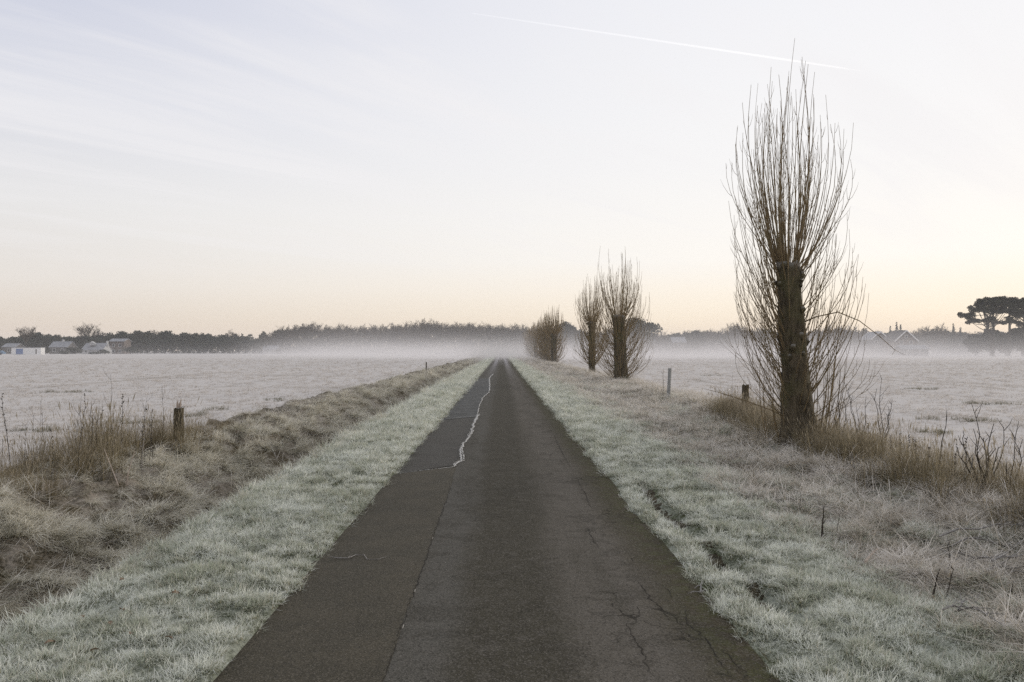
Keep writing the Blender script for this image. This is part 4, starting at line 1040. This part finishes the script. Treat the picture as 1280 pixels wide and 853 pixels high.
tree(BARE[4], gx(125, 432), 432, 'thin bare tree just right of the one over the pale roofed house', None, height_for(410, 432) / 15.5, 0.95, 2.1)
tree(BARE[1], gx(195, 440), 440, 'bare treetop just showing over the low wood, left of centre', None, height_for(411, 440) / 15.5, 1, 1.1)
tree(BARE[2], gx(292, 440), 440, 'bare treetop over the thin right end of the low wood', None, height_for(412, 440) / 15.5, 1, 2.0)
# middle wood: tall bare trees
PM = [(330, 417), (350, 411), (375, 404), (400, 405), (430, 407), (460, 405), (480, 406), (505, 404), (530, 400), (560, 402), (600, 403), (630, 405), (660, 407), (690, 408), (720, 406)]
k = 0; px = 334.0
while px < 712:
    for row in range(2):
        Y = 375 + 24 * row + rt_.uniform(-8, 8); q = px + rt_.uniform(-4, 4); hh = height_for(top_at(q, PM) + rt_.uniform(-2.0, 5.0), Y)
        tree(BARE[(k * 5 + row) % 6], gx(q, Y), Y, 'tall bare tree of the misty wood in the middle distance, left of the lane', 'bare trees of the middle wood', hh / 15.6, 1.0, rt_.uniform(0, 6.28)); k += 1
        if px < 372 and row == 0: break
    px += rt_.uniform(8, 11.5)
# right wood
PR = [(700, 408), (740, 408), (830, 412), (850, 412), (870, 410), (900, 408), (930, 406), (960, 408), (1000, 410), (1040, 405), (1060, 406), (1085, 411), (1110, 412), (1140, 412), (1165, 407), (1190, 409), (1210, 412), (1250, 412), (1330, 410)]
k = 0; px = 722.0
while px < 1330:
    Y = 330 + rt_.uniform(-12, 12); hh = height_for(top_at(px, PR) + rt_.uniform(-1.0, 3.0), Y)
    if k % 3: tree(BARE[k % 6], gx(px, Y), Y, 'bare tree of the low misty wood behind the right field', 'bare trees behind the right field', hh / 15.6, 1.0, rt_.uniform(0, 6.28))
    Y2 = Y + 14; hh2 = height_for(top_at(px, PR) + rt_.uniform(2.0, 6.0), Y2)
    tree(LEAFY[k % 5], gx(px + 4, Y2), Y2, 'low dense tree of the misty wood behind the right field', 'dense trees behind the right field', hh2 / 11.6, 1.0, rt_.uniform(0, 6.28), 'dense_tree'); k += 1
    px += rt_.uniform(8, 12)
tree(BARE[2], gx(1045, 318), 318, 'broad bare tree just right of the big pollard in the far wood', None, height_for(403, 318) / 15.5, 1, .5)
tree(BARE[5], gx(1170, 316), 316, 'broad bare tree between the gabled house and the pine', None, height_for(403, 316) / 15.5, 1, 2.5)
tree(BARE[1], gx(925, 318), 318, 'bare tree just left of the big pollard in the far wood', None, height_for(401, 318) / 15.5, 1, 1.5)
# domed evergreens near the pollard row
def dome(px, top, Y, w_px, label, seed):
    h = height_for(top, Y); wd = w_px / 2 / F * Y; rr = np.random.default_rng(seed); L = []
    for j in range(16):
        a = rr.uniform(0, 6.28); q = wd * rr.uniform(0.2, 0.8); t = 1 - (q / wd) ** 2
        L.append((q * math.cos(a), q * math.sin(a), h * (0.42 + 0.46 * t * rr.uniform(0.7, 1)), wd * 0.30, wd * 0.30, h * 0.10))
    L.append((0, 0, h * 0.5, wd * 0.7, wd * 0.7, h * 0.38))
    tree(leafy_meshes(seed, L, 5200, 0.36, M['far_leaf'], h * 0.15), gx(px, Y), Y, label, None, 1, 1, 0, 'evergreen_tree')
dome(800, 391.5, 300, 62, 'round topped dark evergreen just right of the second pollard', 71)
dome(706, 399, 330, 44, 'round topped dark evergreen behind the small pollard clump', 72)
dome(868, 411, 310, 34, 'low dark rounded evergreen alone right of the round topped one', 73)
dome(845, 414, 312, 22, 'smallest dark rounded evergreen beside the low one', 74)
# slim conifers
def conifer(px, top, Y, label, seed):
    h = height_for(top, Y); L = [(0, 0, h * (0.12 + 0.80 * j / 7), max(0.35, 3.0 * (1 - j / 7.3)), max(0.35, 3.0 * (1 - j / 7.3)), h * 0.10) for j in range(8)]
    tree(leafy_meshes(seed, L, 2600, 0.24, M['far_leaf'], 1.0, 0.15), gx(px, Y), Y, label, None, 1, 1, 0, 'conifer_tree')
conifer(1116, 408, 300, 'shortest slim conifer left of the gabled house roof', 81)
conifer(1124, 402, 302, 'tallest slim conifer behind the gabled house roof', 82)
conifer(1129, 405, 304, 'slim conifer just right of the tallest one', 83)
conifer(1196, 405, 300, 'slim dark conifer just left of the big pine', 84)
conifer(1205, 409, 298, 'low conifer under the left edge of the big pine', 85)
# big umbrella pine
def pine(px, Y, pads, trunk_px, label, seed, dome_):
    X0 = gx(px, Y); rnd = random.Random(seed); L = []
    for (qx, qy, rx, ry) in pads:
        for q_ in range(7):
            a = rnd.uniform(0, 6.28); o_ = rnd.uniform(0.1, 0.85); k_ = rnd.uniform(0.32, 0.6)
            L.append((gx(qx + rx * o_ * math.cos(a), Y) - X0, rx / F * Y * o_ * math.sin(a) * 1.1, gz(qy + ry * (1.1 * o_ * o_ - 0.35) + rnd.uniform(-1, 1) * ry * 0.45, Y), rx * k_ / F * Y, rx * k_ / F * Y, max(ry, 3.2) * rnd.uniform(0.5, 0.95) / F * Y))
    cx_, cy_, ax, ay = dome_
    for q_ in range(90):
        uu_ = rnd.uniform(-1, 1); vv_ = rnd.uniform(-1, 1)
        if uu_ * uu_ + vv_ * vv_ > 1: continue
        top_ = cy_ - ay * math.sqrt(1 - uu_ * uu_ * 0.95 - vv_ * vv_ * 0.05 if uu_ * uu_ < 0.98 else 0.02); dd_ = 3 + abs(rnd.gauss(0, 0.35)) * ay
        L.append((gx(cx_ + uu_ * ax, Y) - X0, vv_ * ax * 0.8 / F * Y, gz(top_ + dd_, Y), rnd.uniform(3, 6.5) / F * Y, rnd.uniform(3, 6) / F * Y, rnd.uniform(1.6, 3.0) / F * Y))
    r = np.random.default_rng(seed)
    _, crown = leafy_meshes(seed, L, 34000, 0.16, M['pine_leaf'], 3)
    tk = MB()
    for (bx, tx, ty) in trunk_px:
        p0 = Vector((gx(bx, Y) - X0, 0, -0.5)); p1 = Vector((gx(tx, Y) - X0, 0.3, gz(ty, Y)))
        tk.tube([p0, p0.lerp(p1, .5) + Vector((.2, 0, 0)), p1], [0.42, 0.34, 0.16], 8)
        for l in L:
            if abs(l[0] - p1.x) < 7 and rnd.random() < 0.2:
                b = p0.lerp(p1, rnd.uniform(.55, .92)); e = Vector(l[:3]); m = b.lerp(e, .5) + Vector((0, 0, -.25))
                tk.tube([b, m, e], [0.12, 0.08, 0.03], 5)
    root = empty('pine_tree', (X0, Y, 0), label, 'tree')
    link_obj('trunk', tk.mesh('trunk', M['far_bark']), root); link_obj('crown', crown, root)
pine(1246, 215, ( (1256, 379, 15, 5), (1228, 387, 12, 3.2), (1246, 388, 13, 4), (1214, 395, 8, 2.6), (1222, 401, 9, 2.2), (1240, 400, 10, 2.2), (1206, 393, 4, 1.8), (1262, 388, 10, 4), (1255, 403, 8, 2)),
     ((1246, 1247, 380), (1247, 1236, 392)), 'wide umbrella shaped pine dark against the dawn sky at the right', 91, (1250, 392, 29, 24))
pine(1278, 222, ( (1272, 380, 11, 4), (1278, 393, 12, 3.6), (1296, 388, 14, 4), (1270, 403, 10, 2.4), (1288, 405, 12, 3)),
     ((1266, 1268, 378), (1284, 1288, 384)), 'second flat topped pine cut by the right picture edge', 92, (1288, 392, 30, 22))
for k2, (px, tp, Y, w_) in enumerate(((1224, 416, 240, 30), (1243, 409, 236, 30), (1262, 412, 232, 34), (1283, 403, 232, 34), (1302, 409, 232, 34))):
    dome(px, tp, Y, w_, ('rounded dark bush below the left side of the big pine', 'rounded dark bush below the trunk of the big pine', 'rounded dark bush between the two pine trunks', 'rounded dark bush below the second pine at the picture edge', 'rounded dark bush just beyond the right picture edge')[k2], 100 + k2)
# undergrowth closing the woods below the crowns
def thicket(name, x0px, x1px, Y, hpx, n, mat, label, seed, size=0.5):
    r = np.random.default_rng(seed); q = r.uniform(x0px, x1px, n); D = Y + r.uniform(-10, 14, n)
    hm = hpx / F * Y * (0.55 + 0.75 * fbm(q * 0.13, q * 0 + 2, seed, 3)); z = hm * r.random(n) ** 0.8
    c = np.stack([D * (q - VPX) / F, D, z], -1); a = r.normal(size=(n, 3)); a[:, 2] *= 1.6; a /= np.linalg.norm(a, axis=1)[:, None]; b = np.cross(a, r.normal(size=(n, 3))); b /= np.linalg.norm(b, axis=1)[:, None]
    s = size * r.uniform(0.5, 1.4, n)[:, None]
    V = np.stack([c - a * s, c + b * s * 0.5, c + a * s, c - b * s * 0.5], 1).reshape(-1, 3)
    tag(link_obj(name, np_mesh(name, V, np.arange(n * 4).reshape(-1, 4), mat=mat)), label, None, None, 'stuff')
thicket('undergrowth', -90, 360, 424, 21, 26000, M['far_leaf'], 'dark undergrowth closing the foot of the low left wood', 201)
thicket('undergrowth', 325, 730, 392, 27, 42000, M['far_ivy'], 'dark undergrowth between the trunks of the middle wood', 202)
thicket('undergrowth', 715, 1345, 342, 20, 30000, M['far_leaf'], 'dark undergrowth at the foot of the wood behind the right field', 203)

# ------------------------------------------------------------------ far houses
def house(px0, px1, base_py, eave_py, ridge_py, Y, label, wall, roof, depth=7.0, gable=False, barge=None, chimney=(), windows=(), dormer=None, rot=0.0, name='house'):
    x0, x1 = gx(px0, Y), gx(px1, Y); cx = (x0 + x1) / 2; hw = (x1 - x0) / 2; e = gz(eave_py, Y); rz = gz(ridge_py, Y); hd = depth / 2
    root = empty(name, (cx, Y + hd, 0.0), label, 'house', None, rot)
    mb = MB(); mb.box((-hw, -hd, -0.3), (hw, hd, e)); t = 0.22
    rf = MB(); o = 0.35
    if gable:
        mb.add([(-hw, -hd, e), (hw, -hd, e), (0, -hd, rz - .1), (-hw, hd, e), (hw, hd, e), (0, hd, rz - .1)], [(0, 1, 2), (5, 4, 3)])
        for s in (-1, 1):
            sl_ = (rz - e) / hw
            a = [(s * (hw + o), -hd - o, e - sl_ * o), (0, -hd - o, rz), (0, hd + o, rz), (s * (hw + o), hd + o, e - sl_ * o)]
            b = [(p[0], p[1], p[2] + t) for p in a]; rf.add(a + b, [(0, 1, 2, 3), (7, 6, 5, 4), (0, 4, 5, 1), (1, 5, 6, 2), (2, 6, 7, 3), (3, 7, 4, 0)])
    else:
        mb.add([(-hw, -hd, e), (-hw, hd, e), (-hw, 0, rz - .1), (hw, -hd, e), (hw, hd, e), (hw, 0, rz - .1)], [(0, 2, 1), (3, 4, 5)])
        for s in (-1, 1):
            sl_ = (rz - e) / hd
            a = [(-hw - o, s * (hd + o), e - sl_ * o), (hw + o, s * (hd + o), e - sl_ * o), (hw + o, 0, rz), (-hw - o, 0, rz)]
            b = [(p[0], p[1], p[2] + t) for p in a]; rf.add(a + b, [(0, 1, 2, 3), (7, 6, 5, 4), (0, 4, 5, 1), (1, 5, 6, 2), (2, 6, 7, 3), (3, 7, 4, 0)])
    mb.build('wall', wall, root)
    ro = rf.build('roof', roof, root)
    if barge:
        for s in (-1, 1):
            bm_ = MB(); sl_ = (rz - e) / hw; y = -hd - o - 0.05
            a = [(s * (hw + o), y, e - sl_ * o - .12), (0.0, y, rz - .12), (0.0, y, rz + .30), (s * (hw + o), y, e - sl_ * o + .30)]; b = [(p[0], p[1] - .1, p[2]) for p in a]
            bm_.add(a + b, [(0, 1, 2, 3), (7, 6, 5, 4), (0, 4, 5, 1), (1, 5, 6, 2), (2, 6, 7, 3), (3, 7, 4, 0)]); bm_.build('bargeboard', barge, root)
    for (cp, top) in chimney:
        c = MB(); x = gx(cp, Y) - cx; c.box((x - .4, -.4, rz - 1.6), (x + .4, .4, gz(top, Y))); c.build('chimney', M['white_wall'], root)
    for (wp, wy0, wy1, ww) in windows:
        x = gx(wp, Y) - cx; z0, z1 = gz(wy1, Y), gz(wy0, Y); f = MB(); d = -hd - 0.03
        f.box((x - ww, d - .05, z0), (x - ww + .1, d + .02, z1)); f.box((x + ww - .1, d - .05, z0), (x + ww, d + .02, z1)); f.box((x - ww + .1, d - .05, z1 - .1), (x + ww - .1, d + .02, z1)); f.box((x - ww + .1, d - .05, z0), (x + ww - .1, d + .02, z0 + .1))
        fo = f.build('window', M['white_paint'], root); g = MB(); g.box((x - ww + .1, d - .02, z0 + .1), (x + ww - .1, d + .01, z1 - .1)); g.build('pane', M['glass'], fo)
    if dormer:
        dp, dw, dz0, dz1 = dormer; x = gx(dp, Y) - cx; w_ = dw / 2 / F * Y; za, zb = gz(dz1, Y), gz(dz0, Y); d = MB(); yy = -hd * 0.75
        d.box((x - w_, yy, za), (x + w_, yy + 2, (za + zb) / 2)); d.add([(x - w_ - .15, yy - .1, (za + zb) / 2), (x + w_ + .15, yy - .1, (za + zb) / 2), (x, yy - .1, zb), (x - w_ - .15, yy + 2, (za + zb) / 2), (x + w_ + .15, yy + 2, (za + zb) / 2), (x, yy + 2, zb)], [(0, 1, 2), (5, 4, 3), (0, 2, 5, 3), (1, 4, 5, 2)])
        d.build('dormer', M['white_wall'], root)
    return root
house(66, 88, 443, 434, 427.5, 370, 'grey roofed house with a white chimney right of the white cabin', M['grey_wall'], M['pale_roof'], 8, chimney=((77, 424.5),), windows=((72, 436, 440, .7), (82, 436, 440, .7)))
house(106, 131, 443, 437.5, 429.5, 360, 'pale frosted roof house with a small white dormer at the far left', M['white_wall'], M['pale_roof'], 9, chimney=((131, 426.5),), windows=((111, 438.5, 441, .6), (126, 438.5, 441, .6)), dormer=(116, 6, 427, 432))
house(140, 158, 443, 427, 424, 375, 'tall brown house with a pale roof edge right of the frosted roof', M['brick'], M['pale_roof'], 7, windows=((145, 430, 434, .6), (153, 430, 434, .6), (145, 437, 441, .6), (153, 437, 441, .6)))
house(330, 347, 443, 437, 432.5, 368, 'tiny white house in the mist before the middle wood', M['white_wall'], M['pale_roof'], 6, windows=((335, 438, 441, .5), (342, 438, 441, .5)))
house(8, 24, 443, 434, 430, 375, 'low grey roof house behind the white cabin', M['grey_wall'], M['pale_roof'], 7, windows=((16, 436, 440, .6),))
house(1092, 1114, 440, 424, 415, 285, 'grey gabled house left of the dark gable, its roof edges white', M['grey_wall'], M['pale_roof'], 9, True, M['white_paint'], windows=((1098, 426, 431, .6), (1108, 426, 431, .6)))
house(1122, 1150, 440, 426, 413.5, 268, 'dark gabled house with white bargeboards in the right mist', M['brick'], M['dark_roof'], 9, True, M['white_paint'], windows=((1130, 426, 431, .6), (1142, 426, 431, .6), (1136, 419, 423, .5)))
house(1131, 1164, 440, 436.5, 432.5, 240, 'long low shed with a frosted roof before the gabled house', M['grey_wall'], M['pale_roof'], 5, windows=((1140, 437.4, 439.6, .5), (1154, 437.4, 439.6, .5)), name='shed')
house(842, 858, 440, 428, 422, 300, 'faint pale roofed house lost in mist right of the round topped evergreen', M['grey_wall'], M['pale_roof'], 7, windows=((850, 430, 434, .6),))
for k, (px, tp, Y, wp, lb) in enumerate(((61, 436, 345, 16, 'low dark bush between the white cabin and the grey roofed house'), (97, 434, 345, 20, 'dark bush between the grey roofed house and the pale frosted roof'), (134, 437, 342, 14, 'small bush at the foot of the tall brown house'), (166, 432, 350, 24, 'broad dark bush right of the tall brown house'), (84, 439, 338, 12, 'smallest low bush before the grey roofed house'), (121, 440, 338, 14, 'low bush before the pale frosted roof house'), (349, 437, 360, 12, 'dim bush beside the tiny white house in the mist'))):
    hb = height_for(tp, Y); wb = wp / 2 / F * Y
    tree(leafy_meshes(700 + k, [(rt_.uniform(-.5, .5) * wb, rt_.uniform(-1, 1), hb * rt_.uniform(.35, .7), wb * .6, 1.5, hb * .35) for _ in range(6)], 700, 0.3, M['far_leaf'], 0.5, 0.1), gx(px, Y), Y, lb, None, 1, 1, 0, 'bush')
# white site cabin with blue panels
Yc = 300; x0, x1 = gx(22, Yc), gx(58, Yc); zt = gz(435, Yc)
cab = empty('site_cabin', ((x0 + x1) / 2, Yc, 0.0), 'long white site cabin with a blue panel at the left field edge', 'cabin')
hw = (x1 - x0) / 2
b = MB(); b.box((-hw, -1.4, 0.05), (hw, 1.4, zt)); b.build('body', M['white_paint'], cab)
b = MB(); b.box((-hw - .08, -1.5, zt + .002), (hw + .08, 1.5, zt + .16)); b.build('roof', M['pale_roof'], cab)
b = MB(); b.box((-hw + 1.7, -1.44, 0.2), (-hw + 4.3, -1.402, zt - .35)); b.build('blue_panel', M['blue_paint'], cab)
b = MB(); b.box((hw - 1.9, -1.44, 0.3), (hw - 1.5, -1.402, zt - .5)); b.build('door', M['grey_wall'], cab)
b = MB()
for k in range(1, 9): b.box((-hw + 4.5 + k * .55 - .03, -1.43, .2), (-hw + 4.5 + k * .55 + .03, -1.402, zt - .1)) if -hw + 4.5 + k * .55 < hw - 2.1 else None
b.build('wall_rib', M['white_paint'], cab)
# blue vehicle at the left edge
xv = gx(3, 290); car = empty('parked_car', (xv, 290, 0.0), 'dull blue parked car cut by the left picture edge', 'car')
prof = [(-2.3, .35), (-2.35, .85), (-1.5, 1.0), (-0.9, 1.55), (1.2, 1.55), (1.9, 1.05), (2.3, .95), (2.35, .35)]
b = MB(); n = len(prof); b.add([(x, -.85, z) for x, z in prof] + [(x, .85, z) for x, z in prof], [tuple(range(n))[::-1], tuple(range(n, 2 * n))] + [(k, (k + 1) % n, n + (k + 1) % n, n + k) for k in range(n)]); b.build('body', M['steel_blue'], car)
b = MB(); b.add([(-.95, -.86, 1.02), (1.5, -.86, 1.05), (1.12, -.86, 1.47), (-.75, -.86, 1.47)], [(0, 1, 2, 3)]); b.build('side_window', M['glass'], car)
for wx in (-1.4, 1.4):
    b = MB(); b.tube([(wx, -.92, .34), (wx, -.72, .34)], [.34, .34], 14); b.build('wheel', M['tyre'], car)

# ------------------------------------------------------------------ contrail
M_c = bpy.data.materials.new('ice_crystals_glow'); M_c.use_nodes = True
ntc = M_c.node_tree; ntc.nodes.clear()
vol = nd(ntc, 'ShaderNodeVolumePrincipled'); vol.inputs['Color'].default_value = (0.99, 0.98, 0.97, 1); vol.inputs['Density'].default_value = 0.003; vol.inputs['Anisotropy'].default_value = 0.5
vol.inputs['Emission Strength'].default_value = 0.0058; vol.inputs['Emission Color'].default_value = (1.0, 0.98, 0.95, 1)   # added glow standing in for sunlight scattered by the ice cloud
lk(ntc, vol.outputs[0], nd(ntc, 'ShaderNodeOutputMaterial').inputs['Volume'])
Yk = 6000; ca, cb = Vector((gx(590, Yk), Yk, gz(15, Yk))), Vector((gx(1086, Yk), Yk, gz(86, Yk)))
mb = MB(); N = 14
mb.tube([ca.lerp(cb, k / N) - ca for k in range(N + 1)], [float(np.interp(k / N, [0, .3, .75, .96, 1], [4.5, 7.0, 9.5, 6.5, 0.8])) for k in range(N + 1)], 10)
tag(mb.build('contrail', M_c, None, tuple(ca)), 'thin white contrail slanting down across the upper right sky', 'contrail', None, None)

# ------------------------------------------------------------------ air and mist
def vol_mat(name, dens, col):
    m = bpy.data.materials.new(name); m.use_nodes = True; n_ = m.node_tree; n_.nodes.clear()
    v = nd(n_, 'ShaderNodeVolumePrincipled'); v.inputs['Color'].default_value = (*col, 1); v.inputs['Density'].default_value = dens; v.inputs['Anisotropy'].default_value = 0.1
    lk(n_, v.outputs[0], nd(n_, 'ShaderNodeOutputMaterial').inputs['Volume']); return m
mb = MB(); mb.box((-1650, -70, -1.6), (1650, 1650, 24))
tag(mb.build('haze', vol_mat('air_haze', 0.0003, (0.93, 0.92, 0.93))), 'pale even haze over the whole flat land', None, None, 'stuff')
mm = bpy.data.materials.new('ground_mist'); mm.use_nodes = True; n_ = mm.node_tree; n_.nodes.clear()
pv = pos(n_); sx = nd(n_, 'ShaderNodeSeparateXYZ'); lk(n_, pv, sx.inputs[0])
hgt = math_n(n_, 'EXPONENT', math_n(n_, 'MULTIPLY', math_n(n_, 'MAXIMUM', sx.outputs[2], 0.0), -1 / 2.15))
mpn = nd(n_, 'ShaderNodeMapping'); lk(n_, pv, mpn.inputs[0]); mpn.inputs['Scale'].default_value = (0.012, 0.010, 0.05)
pt = sstep(n_, noise_n(n_, mpn.outputs[0], 1.0, 2, 0.5), 0.30, 0.70, 0.45, 1.5)
hor = math_n(n_, 'MULTIPLY', sstep(n_, sx.outputs[1], 70, 200), sstep(n_, math_n(n_, 'ADD', sx.outputs[0], math_n(n_, 'MULTIPLY', sx.outputs[1], 0.30)), -14, 36, 0.04, 1.0))
hor = math_n(n_, 'MULTIPLY', hor, sstep(n_, sx.outputs[0], 60, 130, 1.0, 0.6))
dn = math_n(n_, 'MULTIPLY', math_n(n_, 'MULTIPLY', hgt, pt), math_n(n_, 'MULTIPLY', hor, 0.029))
v = nd(n_, 'ShaderNodeVolumePrincipled'); v.inputs['Color'].default_value = (0.95, 0.925, 0.92, 1); v.inputs['Anisotropy'].default_value = 0.1; lk(n_, dn, v.inputs['Density'])
lk(n_, v.outputs[0], nd(n_, 'ShaderNodeOutputMaterial').inputs['Volume'])
try: mm.cycles.volume_step_rate = 0.25
except Exception: pass
mb = MB(); mb.box((-170, 68, -1.2), (250, 372, 13))
tag(mb.build('mist', mm), 'low bank of ground mist lying over the far fields and the vanishing lane', None, None, 'stuff')
